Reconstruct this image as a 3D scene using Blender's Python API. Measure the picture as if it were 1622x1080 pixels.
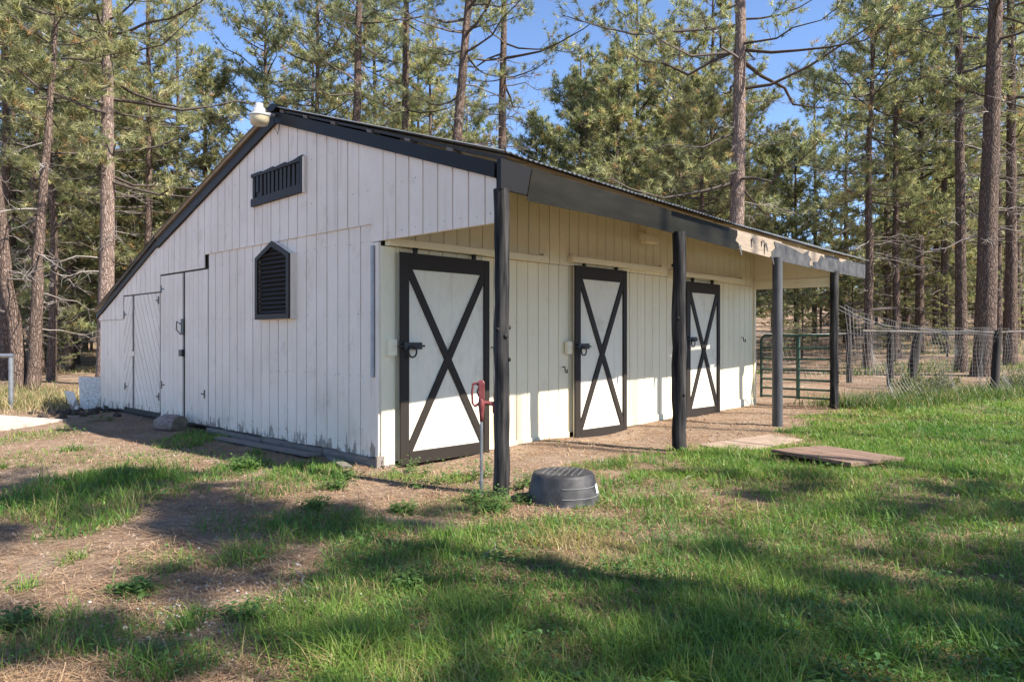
import bpy, math, random
import numpy as np
from mathutils import Vector

# ------------------------------------------------------------------ clear
for o in list(bpy.data.objects):
    bpy.data.objects.remove(o)
S = bpy.context.scene
COL = S.collection
R = math.radians

# ------------------------------------------------------------------ camera, sky, sun, exposure
CAMX, CAMY, CAMZ = -4.644, -6.427, 1.35
cd = bpy.data.cameras.new("camera")
cam = bpy.data.objects.new("camera", cd)
COL.objects.link(cam)
cam.location = (CAMX, CAMY, CAMZ)
cam.rotation_euler = (R(90), 0, R(44.1 - 90))
cd.sensor_width = 36
cd.lens = 26.06
cd.shift_y = -0.0018
cd.clip_start = 0.05
cd.clip_end = 2000
S.camera = cam

SUN = Vector((0.30, -1.0, 1.08)).normalized()
W = bpy.data.worlds.new("World")
S.world = W
W.use_nodes = True
wn = W.node_tree.nodes
wl = W.node_tree.links
wn.clear()
wo = wn.new("ShaderNodeOutputWorld")
bg = wn.new("ShaderNodeBackground")
sky = wn.new("ShaderNodeTexSky")
sky.sky_type = 'NISHITA'
sky.sun_disc = False
sky.sun_elevation = math.asin(SUN.z)
sky.sun_rotation = math.atan2(SUN.x, SUN.y)
sky.altitude = 2300
sky.air_density = .8
sky.dust_density = 0.15
sky.ozone_density = 3.0
bg.inputs[1].default_value = 0.130
wl.new(sky.outputs[0], bg.inputs[0])
wl.new(bg.outputs[0], wo.inputs[0])

sl = bpy.data.lights.new("sun", 'SUN')
sl.energy = 5.0
sl.angle = R(0.6)
sl.color = (1.0, 0.93, 0.83)
so = bpy.data.objects.new("sun", sl)
COL.objects.link(so)
so.rotation_euler = SUN.to_track_quat('Z', 'Y').to_euler()
so.location = (20, -40, 40)

vs = S.view_settings
vs.view_transform = 'Standard'
vs.look = 'None'
vs.gamma = 1
vs.use_curve_mapping = False
vs.exposure = 1.33
S.render.engine = 'CYCLES'
S.cycles.max_bounces = 6
S.cycles.diffuse_bounces = 4
S.cycles.transparent_max_bounces = 8

# ------------------------------------------------------------------ helpers
def setp(o, label=None, cat=None, group=None, kind=None):
    if label: o["label"] = label
    if cat: o["category"] = cat
    if group: o["group"] = group
    if kind: o["kind"] = kind
    return o

def thing(name, loc, label, cat, group=None, rz=0.0):
    o = bpy.data.objects.new(name, None)
    o.empty_display_size = 0.2
    COL.objects.link(o)
    o.location = loc
    o.rotation_euler = (0, 0, rz)
    return setp(o, label, cat, group)

def link(name, me, parent=None):
    o = bpy.data.objects.new(name, me)
    COL.objects.link(o)
    if parent is not None:
        o.parent = parent
    return o

class MB:
    """collects polygons (and smooth flags) and builds one mesh"""
    def __init__(s):
        s.v = []; s.f = []; s.sm = []
    def add(s, vs_, fs_, smooth=False):
        b = len(s.v)
        s.v += [tuple(p) for p in vs_]
        s.f += [tuple(b + i for i in f) for f in fs_]
        s.sm += [smooth] * len(fs_)
    def box(s, x0, x1, y0, y1, z0, z1):
        s.add([(x0,y0,z0),(x1,y0,z0),(x1,y1,z0),(x0,y1,z0),(x0,y0,z1),(x1,y0,z1),(x1,y1,z1),(x0,y1,z1)],
              [(0,3,2,1),(4,5,6,7),(0,1,5,4),(1,2,6,5),(2,3,7,6),(3,0,4,7)])
    def prism(s, poly, fn, d0, d1, cham=0.0):
        """poly in 2D, fn(a,b,d)->xyz, extruded from d0 (back) to d1 (front face), front edges chamfered"""
        n = len(poly)
        cx = sum(p[0] for p in poly) / n; cy = sum(p[1] for p in poly) / n
        v = [fn(a, b, d0) for a, b in poly]
        if cham > 0:
            dm = d1 - cham * (1 if d1 > d0 else -1)
            v += [fn(a, b, dm) for a, b in poly]
            def ins(a, b):
                dx, dy = cx - a, cy - b
                return (a + cham * (1 if dx > 0 else -1), b + cham * (1 if dy > 0 else -1))
            v += [fn(*ins(a, b), d1) for a, b in poly]
            k = 3
        else:
            v += [fn(a, b, d1) for a, b in poly]
            k = 2
        f = [tuple(range(n)), tuple(range((k-1)*n, k*n))]
        for r in range(k - 1):
            for i in range(n):
                j = (i + 1) % n
                f.append((r*n+i, r*n+j, (r+1)*n+j, (r+1)*n+i))
        s.add(v, f)
    def tube(s, pts, rad, n=8, cap=True, smooth=True):
        pts = [Vector(p) for p in pts]
        if not hasattr(rad, '__len__'): rad = [rad] * len(pts)
        v = []; f = []
        up = Vector((0, 0, 1))
        t0 = (pts[1] - pts[0]).normalized()
        if abs(t0.z) > .9: up = Vector((1, 0, 0))
        a = t0.cross(up).normalized()
        for i, p in enumerate(pts):
            t = (pts[min(i+1, len(pts)-1)] - pts[max(i-1, 0)]).normalized()
            a = (a - t * a.dot(t)).normalized()
            b = t.cross(a)
            for k in range(n):
                th = 2 * math.pi * k / n
                v.append(p + (a * math.cos(th) + b * math.sin(th)) * rad[i])
        for i in range(len(pts) - 1):
            for k in range(n):
                k2 = (k + 1) % n
                f.append((i*n+k, i*n+k2, (i+1)*n+k2, (i+1)*n+k))
        s.add(v, f, smooth)
        if cap:
            m = len(pts) - 1
            s.add([v[k] for k in range(n)][::-1], [tuple(range(n))])
            s.add([v[m*n+k] for k in range(n)], [tuple(range(n))])
    def lathe(s, prof, n=24, c=(0, 0, 0), smooth=True):
        v = []; f = []
        for r, z in prof:
            for k in range(n):
                th = 2 * math.pi * k / n
                v.append((c[0] + r * math.cos(th), c[1] + r * math.sin(th), c[2] + z))
        for i in range(len(prof) - 1):
            for k in range(n):
                k2 = (k + 1) % n
                f.append((i*n+k, i*n+k2, (i+1)*n+k2, (i+1)*n+k))
        s.add(v, f, smooth)
    def build(s, name, mat, parent=None, origin=(0, 0, 0)):
        me = bpy.data.meshes.new(name)
        ox, oy, oz = origin
        me.from_pydata([(p[0]-ox, p[1]-oy, p[2]-oz) for p in s.v], [], s.f)
        import bmesh
        bm = bmesh.new(); bm.from_mesh(me)
        bmesh.ops.recalc_face_normals(bm, faces=bm.faces)
        bm.to_mesh(me); bm.free()
        me.polygons.foreach_set("use_smooth", s.sm)
        me.materials.append(mat)
        me.update()
        return link(name, me, parent)

def raw_mesh(name, V, F, mat, colors=None, smooth=False):
    """big meshes straight from numpy; F is (n,3) or (n,4); colors per face"""
    V = np.asarray(V, dtype=np.float32); F = np.asarray(F, dtype=np.int32)
    k = F.shape[1]
    me = bpy.data.meshes.new(name)
    me.vertices.add(len(V)); me.vertices.foreach_set("co", V.ravel())
    me.loops.add(F.size); me.loops.foreach_set("vertex_index", F.ravel())
    me.polygons.add(len(F))
    me.polygons.foreach_set("loop_start", np.arange(0, F.size, k, dtype=np.int32))
    me.polygons.foreach_set("loop_total", np.full(len(F), k, dtype=np.int32))
    if smooth: me.polygons.foreach_set("use_smooth", np.ones(len(F), dtype=bool))
    me.update(calc_edges=True)
    if colors is not None:
        ca = me.attributes.new("tint", 'FLOAT_COLOR', 'FACE')
        c4 = np.ones((len(F), 4), dtype=np.float32); c4[:, :3] = colors
        ca.data.foreach_set("color", c4.ravel())
    me.materials.append(mat)
    return me

# value noise -------------------------------------------------------
def vnoise(x, y, seed=0):
    x = np.asarray(x, dtype=np.float64); y = np.asarray(y, dtype=np.float64)
    xi = np.floor(x).astype(np.int64); yi = np.floor(y).astype(np.int64)
    fx = x - xi; fy = y - yi
    fx = fx*fx*(3-2*fx); fy = fy*fy*(3-2*fy)
    def h(a, b):
        n = (a * 374761393 + b * 668265263 + seed * 1442695041) & 0x7fffffff
        n = ((n ^ (n >> 13)) * 1274126177) & 0x7fffffff
        return ((n ^ (n >> 16)) & 0xffff) / 65535.0
    return (h(xi,yi)*(1-fx)+h(xi+1,yi)*fx)*(1-fy)+(h(xi,yi+1)*(1-fx)+h(xi+1,yi+1)*fx)*fy

def fbm(x, y, seed=0, o=3):
    r = 0; a = .5; t = 0
    for i in range(o):
        r = r + a * vnoise(np.asarray(x)*2**i, np.asarray(y)*2**i, seed+i); t += a; a *= .5
    return r / t

def sstep(a, b, x):
    t = np.clip((np.asarray(x) - a) / (b - a), 0, 1)
    return t*t*(3-2*t)

# ------------------------------------------------------------------ materials
def mat(name):
    m = bpy.data.materials.new(name); m.use_nodes = True
    nt = m.node_tree; b = nt.nodes["Principled BSDF"]
    return m, nt, b
def N(nt, t, **kw):
    n = nt.nodes.new(t)
    for k, v in kw.items(): setattr(n, k, v)
    return n
def ramp(nt, fac, stops):
    r = N(nt, "ShaderNodeValToRGB")
    while len(r.color_ramp.elements) < len(stops): r.color_ramp.elements.new(.5)
    for e, (p, c) in zip(r.color_ramp.elements, stops):
        e.position = p; e.color = (*c, 1)
    nt.links.new(fac, r.inputs[0]); return r.outputs[0]
def mixc(nt, fac, a, b, mode='MIX'):
    m = N(nt, "ShaderNodeMix", data_type='RGBA', blend_type=mode)
    for i, v in ((0, fac), (6, a), (7, b)):
        if hasattr(v, 'links'): nt.links.new(v, m.inputs[i])
        elif i == 0: m.inputs[0].default_value = v
        else: m.inputs[i].default_value = (*v, 1)
    return m.outputs[2]
def mth(nt, op, a, b=None):
    m = N(nt, "ShaderNodeMath", operation=op)
    for i, v in enumerate((a, b)):
        if v is None: continue
        if hasattr(v, 'links'): nt.links.new(v, m.inputs[i])
        else: m.inputs[i].default_value = v
    return m.outputs[0]
def noise(nt, scale, detail=4, vec=None, stretch=None, rough=.6):
    n = N(nt, "ShaderNodeTexNoise")
    n.inputs["Scale"].default_value = scale; n.inputs["Detail"].default_value = detail
    n.inputs["Roughness"].default_value = rough
    if vec is None:
        g = N(nt, "ShaderNodeNewGeometry"); vec = g.outputs["Position"]
    if stretch:
        mp = N(nt, "ShaderNodeMapping"); mp.inputs["Scale"].default_value = stretch
        nt.links.new(vec, mp.inputs[0]); vec = mp.outputs[0]
    nt.links.new(vec, n.inputs["Vector"])
    return n.outputs["Fac"]
def bump(nt, b, h, strength=.3, dist=.01):
    bp = N(nt, "ShaderNodeBump"); bp.inputs["Strength"].default_value = strength
    bp.inputs["Distance"].default_value = dist
    nt.links.new(h, bp.inputs["Height"]); nt.links.new(bp.outputs[0], b.inputs["Normal"])

def painted(name, base, wood=(.14,.10,.075), chipz=None, chips=.0, dirt=.12, rough=.55, grain=(14,14,1.2), var=.06, smudge=.0):
    """old paint on wood: grain, dirt streaks, flakes (more of them low down when chipz is given)"""
    m, nt, b = mat(name)
    g = N(nt, "ShaderNodeNewGeometry"); pos = g.outputs["Position"]
    oi = N(nt, "ShaderNodeObjectInfo")
    fine = noise(nt, 6, 6, pos, grain)
    big = noise(nt, 1.3, 3, pos)
    c = mixc(nt, mth(nt, 'MULTIPLY', oi.outputs["Random"], var*2), base, tuple(x*.72 for x in base))
    d = ramp(nt, big, [(.35, (0,0,0)), (.75, (1,1,1))])
    c = mixc(nt, mth(nt, 'MULTIPLY', d, dirt), c, tuple(x*y for x, y in zip(base, (.62,.57,.5))))
    c = mixc(nt, mth(nt, 'MULTIPLY', ramp(nt, fine, [(.45,(0,0,0)),(.8,(1,1,1))]), .22), c, tuple(x*.6 for x in base))
    if smudge:
        sm = ramp(nt, noise(nt, 3.2, 6, pos, (1,1,.7), .7), [(.56,(0,0,0)),(.72,(1,1,1))])
        c = mixc(nt, mth(nt, 'MULTIPLY', sm, smudge), c, tuple(x*y for x, y in zip(base, (.50,.45,.40))))
        st = ramp(nt, noise(nt, 9, 4, pos, (1,1,.09), .6), [(.58,(0,0,0)),(.74,(1,1,1))])
        c = mixc(nt, mth(nt, 'MULTIPLY', st, smudge*.8), c, tuple(x*y for x, y in zip(base, (.55,.48,.42))))
    fl = noise(nt, 10, 5, pos, (1,1,.38), .65)
    if chipz is not None:
        sp = N(nt, "ShaderNodeSeparateXYZ"); nt.links.new(pos, sp.inputs[0])
        mr = N(nt, "ShaderNodeMapRange"); mr.clamp = True
        mr.inputs[1].default_value = chipz[0]; mr.inputs[2].default_value = chipz[1]
        mr.inputs[3].default_value = chipz[2]; mr.inputs[4].default_value = .78 - chips
        nt.links.new(sp.outputs[2], mr.inputs[0])
        fm = ramp(nt, mth(nt, 'SUBTRACT', fl, mr.outputs[0]), [(.0,(0,0,0)),(.012,(.55,.55,.55)),(.07,(1,1,1))])
    else:
        fm = ramp(nt, mth(nt, 'SUBTRACT', fl, .78 - chips), [(.0,(0,0,0)),(.02,(1,1,1))])
    wc = mixc(nt, fine, wood, tuple(x*1.9 for x in wood))
    c = mixc(nt, fm, c, wc)
    nt.links.new(c, b.inputs["Base Color"])
    b.inputs["Roughness"].default_value = rough
    b.inputs["Specular IOR Level"].default_value = .18
    hh = mth(nt, 'SUBTRACT', mth(nt, 'MULTIPLY', fine, .6), mth(nt, 'MULTIPLY', fm, .8))
    bump(nt, b, hh, .35, .006)
    return m

def plain(name, c1, c2, scale=8, rough=.6, metal=0.0, stretch=None, bs=.3, bd=.005, lo=.3, hi=.7, spec=.4):
    m, nt, b = mat(name)
    g = N(nt, "ShaderNodeNewGeometry")
    oi = N(nt, "ShaderNodeObjectInfo")
    f = noise(nt, scale, 6, g.outputs["Position"], stretch)
    c = ramp(nt, f, [(lo, c1), (hi, c2)])
    c = mixc(nt, mth(nt, 'MULTIPLY', oi.outputs["Random"], .25), c, tuple(x*.6 for x in c1))
    nt.links.new(c, b.inputs["Base Color"])
    b.inputs["Roughness"].default_value = rough; b.inputs["Metallic"].default_value = metal
    b.inputs["Specular IOR Level"].default_value = spec
    bump(nt, b, f, bs, bd)
    return m

M = {}
M['white'] = painted("white_siding_paint", (.83,.72,.605), wood=(.20,.165,.135), chipz=(.06,.42,.435), chips=.05, dirt=.30, var=.10, smudge=.40)
M['creambounce'] = painted("cream_bounce_siding_paint", (.82,.75,.55), dirt=.1, chips=.02, smudge=.25)  # warm light bounced off the ground is put into this yellowish white
M['doorwhite'] = painted("door_panel_paint", (.80,.76,.63), dirt=.2, chips=.03, grain=(3,3,1), smudge=.40)
M['black'] = painted("black_trim_paint", (.013,.0115,.0105), wood=(.22,.19,.17), chips=.06, dirt=.3, rough=.5)
M['brownblack'] = painted("dark_brown_trim_paint", (.032,.026,.022), wood=(.2,.17,.14), chips=.05, dirt=.3, rough=.55)
M['post'] = plain('black_log_post_paint', (.008,.008,.0095), (.10,.092,.086), 22, .75, .0, stretch=(1,1,.07), bs=.5, bd=.008, lo=.42, hi=.80, spec=.15)
M['darkpost'] = plain('dark_weathered_post', (.020,.017,.015), (.07,.06,.055), 12, .9, stretch=(1,1,.1))
M['gap'] = plain("dark_cavity_wood", (.02,.016,.013), (.035,.028,.022))
M['pipepost'] = plain('dark_pipe_paint', (.050,.050,.054), (.12,.12,.125), 6, .5, .0, stretch=(1,1,.3), spec=.3)
M['oldwood'] = plain("weathered_timber", (.12,.10,.085), (.27,.23,.20), 5, .85, stretch=(8,1,8), bs=.6, bd=.01)
M['brownwood'] = plain("brown_weathered_boards", (.10,.060,.042), (.30,.20,.145), 5, .85, stretch=(9,1.2,9), bs=.7, bd=.01)
M['barewood'] = plain("bare_torn_plywood", (.22,.165,.115), (.37,.30,.23), 4, .8, stretch=(1,4,9), bs=.4)
M['tan'] = plain("tan_edge_wood", (.20,.14,.08), (.36,.27,.16), 5, .8, stretch=(6,1,6))
M['roof'] = plain("galvanized_roof_sheet", (.36,.37,.38), (.55,.56,.57), 3, .38, .85)
M['fascia'] = plain("dark_metal_fascia", (.011,.0105,.008), (.024,.0225,.017), 2, .5, .0, stretch=(.6,1,3), bs=.15, bd=.02, spec=.04)
M['fasciagrey'] = plain("scuffed_grey_metal_fascia", (.030,.028,.026), (.115,.108,.10), 6, .5, .0, bs=.3, bd=.02, spec=.15)
M['galv'] = plain("galvanized_pipe_steel", (.25,.26,.27), (.42,.43,.44), 9, .42, .75)
M['red'] = plain("red_cast_iron_paint", (.15,.026,.028), (.24,.065,.062), 20, .5)
M['iron'] = plain("black_iron", (.012,.012,.013), (.03,.03,.03), 20, .45)
M['gate'] = plain("green_gate_enamel", (.02,.055,.04), (.045,.10,.075), 14, .42)
M['rubber'] = plain("black_tub_rubber", (.020,.020,.022), (.105,.10,.098), 6, .6, bs=.25, lo=.40, hi=.78)
M['rubberline'] = plain("scuffed_rubber_rib", (.16,.16,.16), (.22,.22,.22), 9, .6)
M['sticker'] = plain("white_sticker", (.68,.68,.70), (.80,.80,.80), 30, .5)
M['lampwhite'] = plain("lamp_grey_enamel", (.33,.33,.34), (.42,.42,.43), 9, .4)
M['lens'] = plain("yellowed_lamp_lens", (.55,.47,.30), (.68,.60,.42), 6, .3)
M['concrete'] = plain("pale_concrete", (.34,.30,.26), (.52,.47,.42), 7, .9, bs=.4, bd=.01)
M['osb'] = plain("strand_board", (.50,.44,.36), (.80,.76,.70), 26, .85, bs=.3, lo=.35, hi=.6)
M['stone'] = plain("log_bark_weathered", (.14,.10,.085), (.34,.27,.24), 9, .9, stretch=(3,1,3), bs=.8, bd=.02)
M['logend'] = plain("log_cut_end", (.12,.10,.075), (.26,.22,.17), 14, .9)
M['clod'] = plain("dark_earth_clod", (.035,.025,.02), (.09,.065,.05), 25, .95, bs=.8, bd=.02)
M['crumb'] = plain('dry_soil_crumb', (.17,.115,.08), (.34,.26,.20), 30, .95)
M['dustysheet'] = plain('dusty_tan_sheet', (.22,.155,.112), (.37,.28,.215), 5, .9, bs=.4)
M['wire'] = plain("grey_fence_wire", (.13,.125,.12), (.25,.24,.23), 5, .5, .3)
M['pebble'] = plain("pale_pebbles", (.30,.27,.24), (.55,.52,.48), 12, .9)

def bark_mat(name, c1, c2, c3):
    m, nt, b = mat(name)
    tc = N(nt, "ShaderNodeTexCoord"); v = tc.outputs["Object"]
    mp = N(nt, "ShaderNodeMapping"); mp.inputs["Scale"].default_value = (1, 1, .28)
    nt.links.new(v, mp.inputs[0])
    nz = N(nt, "ShaderNodeTexNoise"); nz.inputs["Scale"].default_value = 5
    nt.links.new(mp.outputs[0], nz.inputs["Vector"])
    add = N(nt, "ShaderNodeVectorMath", operation='ADD')
    sc = N(nt, "ShaderNodeVectorMath", operation='SCALE'); sc.inputs["Scale"].default_value = .18
    nt.links.new(nz.outputs["Color"], sc.inputs[0])
    nt.links.new(mp.outputs[0], add.inputs[0]); nt.links.new(sc.outputs[0], add.inputs[1])
    vo = N(nt, "ShaderNodeTexVoronoi", feature='DISTANCE_TO_EDGE'); vo.inputs["Scale"].default_value = 20
    nt.links.new(add.outputs[0], vo.inputs["Vector"])
    vc = N(nt, "ShaderNodeTexVoronoi"); vc.inputs["Scale"].default_value = 20
    nt.links.new(add.outputs[0], vc.inputs["Vector"])
    crack = ramp(nt, vo.outputs["Distance"], [(.0, (.25,.25,.25)), (.20, (1,1,1))])
    sp = N(nt, "ShaderNodeSeparateColor"); nt.links.new(vc.outputs["Color"], sp.inputs[0])
    plate = mixc(nt, sp.outputs[0], c2, c3)
    fine = noise(nt, 40, 4, v, (1,1,.4))
    plate = mixc(nt, mth(nt, 'MULTIPLY', fine, .5), plate, c1)
    c = mixc(nt, crack, c1, plate)
    nt.links.new(c, b.inputs["Base Color"]); b.inputs["Roughness"].default_value = .95
    b.inputs["Specular IOR Level"].default_value = .15
    bump(nt, b, mth(nt, 'ADD', mth(nt, 'MINIMUM', vo.outputs["Distance"], .2), mth(nt, 'MULTIPLY', fine, .08)), .9, .12)
    return m
M['bark'] = bark_mat("ponderosa_bark", (.050,.038,.032), (.17,.120,.095), (.26,.185,.145))
M['barkred'] = bark_mat("reddish_pine_bark", (.05,.035,.028), (.19,.105,.070), (.25,.15,.11))
M['barklit'] = bark_mat('sunlit_pinkish_bark', (.10,.072,.058), (.30,.215,.175), (.40,.30,.25))  # paler copy of the bark with sunlight put into its colour
M['limb'] = plain("pine_limb_bark", (.055,.044,.038), (.12,.095,.08), 15, .95)
M['deadlimb'] = plain("bare_dead_limb", (.17,.145,.13), (.34,.30,.27), 15, .95)

def tint_mat(name, transl=.35, rough=.5, objvar=.25, spec=.3, tgain=1.2):
    m, nt, b = mat(name)
    at = N(nt, "ShaderNodeAttribute", attribute_name="tint")
    oi = N(nt, "ShaderNodeObjectInfo")
    f = mth(nt, 'MULTIPLY', oi.outputs["Random"], objvar)
    c = mixc(nt, f, at.outputs["Color"], mixc(nt, 1.0, at.outputs["Color"], (1.5,.95,.75), 'MULTIPLY'))
    nt.links.new(c, b.inputs["Base Color"]); b.inputs["Roughness"].default_value = rough
    b.inputs["Specular IOR Level"].default_value = spec
    tr = N(nt, "ShaderNodeBsdfTranslucent")
    nt.links.new(mixc(nt, 1.0, c, (tgain*1.05, tgain*1.1, tgain*.8), 'MULTIPLY'), tr.inputs[0])
    mx = N(nt, "ShaderNodeMixShader"); mx.inputs[0].default_value = transl
    nt.links.new(b.outputs[0], mx.inputs[1]); nt.links.new(tr.outputs[0], mx.inputs[2])
    nt.links.new(mx.outputs[0], nt.nodes["Material Output"].inputs[0])
    return m
M['needle'] = tint_mat("pine_needles", .42, .40, objvar=.14, spec=.5)
M['grass'] = tint_mat("grass_blades", .38, .45, 0.0)
M['leaf'] = tint_mat("weed_leaves", .35, .5, 0.0)
M['litter'] = tint_mat("dry_needle_litter", .1, .8, 0.0)

# ------------------------------------------------------------------ ground
def gh(x, y):
    x = np.asarray(x, dtype=np.float64); y = np.asarray(y, dtype=np.float64)
    z = .0150 * np.clip(x, 0, 9)
    r = np.maximum(0, x - 13); z = z + .055 * r * r / (r + 9)
    r2 = np.maximum(0, y - 24); z = z + .028 * r2 * r2 / (r2 + 8)
    d = np.hypot(x - CAMX, y - CAMY)
    a = .05 * sstep(60, 4, d) + .03
    near_barn = sstep(.0, 1.2, np.maximum(np.maximum(-1.0 - x, x - 9.0), np.maximum(-2.6 - y, y - 9.2)))
    z = z + a * (fbm(x*.55+7, y*.55+3, 5) - .5) * (.25 + .75*near_barn)
    z = z + .040 * (fbm(x*2.3, y*2.3, 9) - .5)
    # hollows scraped at the stall doors, heap of earth by the far gable doors
    for cx, cy, w, h, amp in ((.85,-.35,.75,.4,-.07), (3.7,-.35,.7,.4,-.09), (6.5,-.35,.6,.4,-.03), (-.5,7.0,.9,1.6,.07), (2.4,-.4,.5,.35,.03)):
        z = z + amp * np.exp(-(((x-cx)/w)**2 + ((y-cy)/h)**2))
    return z
def ghf(x, y): return float(gh(np.array([x]), np.array([y]))[0])

LAWN = [(-1.76,-2.13),(-1.17,-2.36),(-.33,-2.38),(.62,-2.40),(1.46,-1.85),(3.04,-1.80),(4.25,-2.15),(5.25,-1.62),(8.9,-1.5),(14.2,-3.0),
        (22,-5.5),(12,-14),(0,-12),(-4,-8),(-3.6,-5.2),(-2.98,-3.95),(-2.56,-3.2),(-2.37,-2.5)]
def sdpoly(x, y, P):
    d = np.full(x.shape, 1e9); s = np.ones(x.shape)
    n = len(P)
    for i in range(n):
        ax, ay = P[i]; bx, by = P[i-1]
        ex, ey = bx-ax, by-ay; wx, wy = x-ax, y-ay
        t = np.clip((wx*ex+wy*ey)/(ex*ex+ey*ey), 0, 1)
        d = np.minimum(d, (wx-ex*t)**2+(wy-ey*t)**2)
        c1 = y >= ay; c2 = y < by; c3 = ex*wy > ey*wx
        flip = (c1 & c2 & c3) | (~c1 & ~c2 & ~c3)
        s = np.where(flip, -s, s)
    return -s*np.sqrt(d)     # positive inside
VX, VY = math.cos(R(44.1)), math.sin(R(44.1))
# tufts of grass on the dry yard: centre, half width across the view, half depth along it, density, blade height
PATCH = [(-2.52,.75,.80,1.1,.95,1.5),(-2.91,-.44,.26,.43,.8,1.3),(-.98,.0,.45,1.0,.55,1.1),(-1.16,.93,.35,.8,.35,1.0),(-.16,3.83,.45,1.1,.8,1.0),
         (-1.79,-1.86,.5,.5,.75,1.1),(-2.89,-1.79,.26,.3,.7,1.0),(-2.45,-2.05,.25,.3,.7,1.2),(-2.65,-3.23,.40,.66,.95,1.3),(-2.78,-3.64,.25,.4,.95,1.3),
         (-3.57,-2.62,.46,.36,.5,.8),(-3.18,-2.86,.10,.17,1.0,1.3),(-3.18,-2.22,.22,.22,.35,.8),(-1.82,5.54,.45,.9,.3,.7),(-2.0,-2.7,.35,.4,.9,1.2),
         (-2.2,3.2,.8,.9,.10,.7),(-1.3,2.2,.6,.8,.20,.8),(-2.15,-1.2,.3,.35,.25,.9),(-3.9,-.6,.3,.4,.2,.8),(.1,-1.05,.25,.3,.5,.9),(-.6,-1.9,.4,.4,.5,.9),
         (2.45,-.45,.25,.16,.5,.8),(-3.4,-3.2,.25,.2,.5,1.0),(1.5,-1.6,.3,.25,.4,.8),(-.15,-.55,.3,.25,.5,.9)]
HOLES = [(3.98,-2.20,.85,.40,1.0),(3.5,-3.4,.62,.55,1.0),(1.11,-3.37,.42,.40,.75),(-1.05,-4.62,.24,.2,.5),(-.89,-3.46,.30,.30,.35),(.9,-2.9,.4,.3,.4),(2.2,-4.6,.5,.3,.35),(.2,-4.9,.4,.3,.3)]
_r = random.Random(12)
for _ in range(24):
    _x, _y = _r.uniform(-4.0, -.4), _r.uniform(-3.6, 4.5)
    PATCH.append((_x, _y, _r.uniform(.05, .14), _r.uniform(.06, .16), _r.uniform(.5, .9), _r.uniform(.8, 1.6)))
def blob(x, y, cx, cy, a, b):
    dx, dy = x-cx, y-cy
    u = dx*VY - dy*VX; v = dx*VX + dy*VY
    return np.sqrt((u/a)**2 + (v/b)**2)
def grass_density(x, y):
    n1 = fbm(x*1.3, y*1.3, 21); n2 = fbm(x*4.5, y*4.5, 31)
    d = sstep(-.12, .50, sdpoly(x, y, LAWN) + (n1-.5)*1.3 + (n2-.5)*.6)
    d = d * (.45 + .55*sstep(.30, .52, n2))
    for cx, cy, a, b, k in HOLES:
        d = d * (1 - k*sstep(1.25, .55, blob(x, y, cx, cy, a, b) + (n2-.5)*.8))
    ht = np.ones_like(x)
    for cx, cy, a, b, k, h in PATCH:
        w = sstep(1.25, .5, blob(x, y, cx, cy, a, b) + (n2-.5)*.9)
        ht = np.where(w*k > d, h, ht); d = np.maximum(d, w*k)
    # nothing grows under the shed, on the porch, on the worn path
    inside = (x > -.06) & (x < 8.7) & (y > -.02) & (y < 9.0)
    porch = (x > -.1) & (x < 12) & (y > -1.35 - .3*(n1-.5)) & (y < .3)
    d = np.where(inside, 0, np.where(porch & (x > .9), d*.04, d))
    return d, ht

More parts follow.
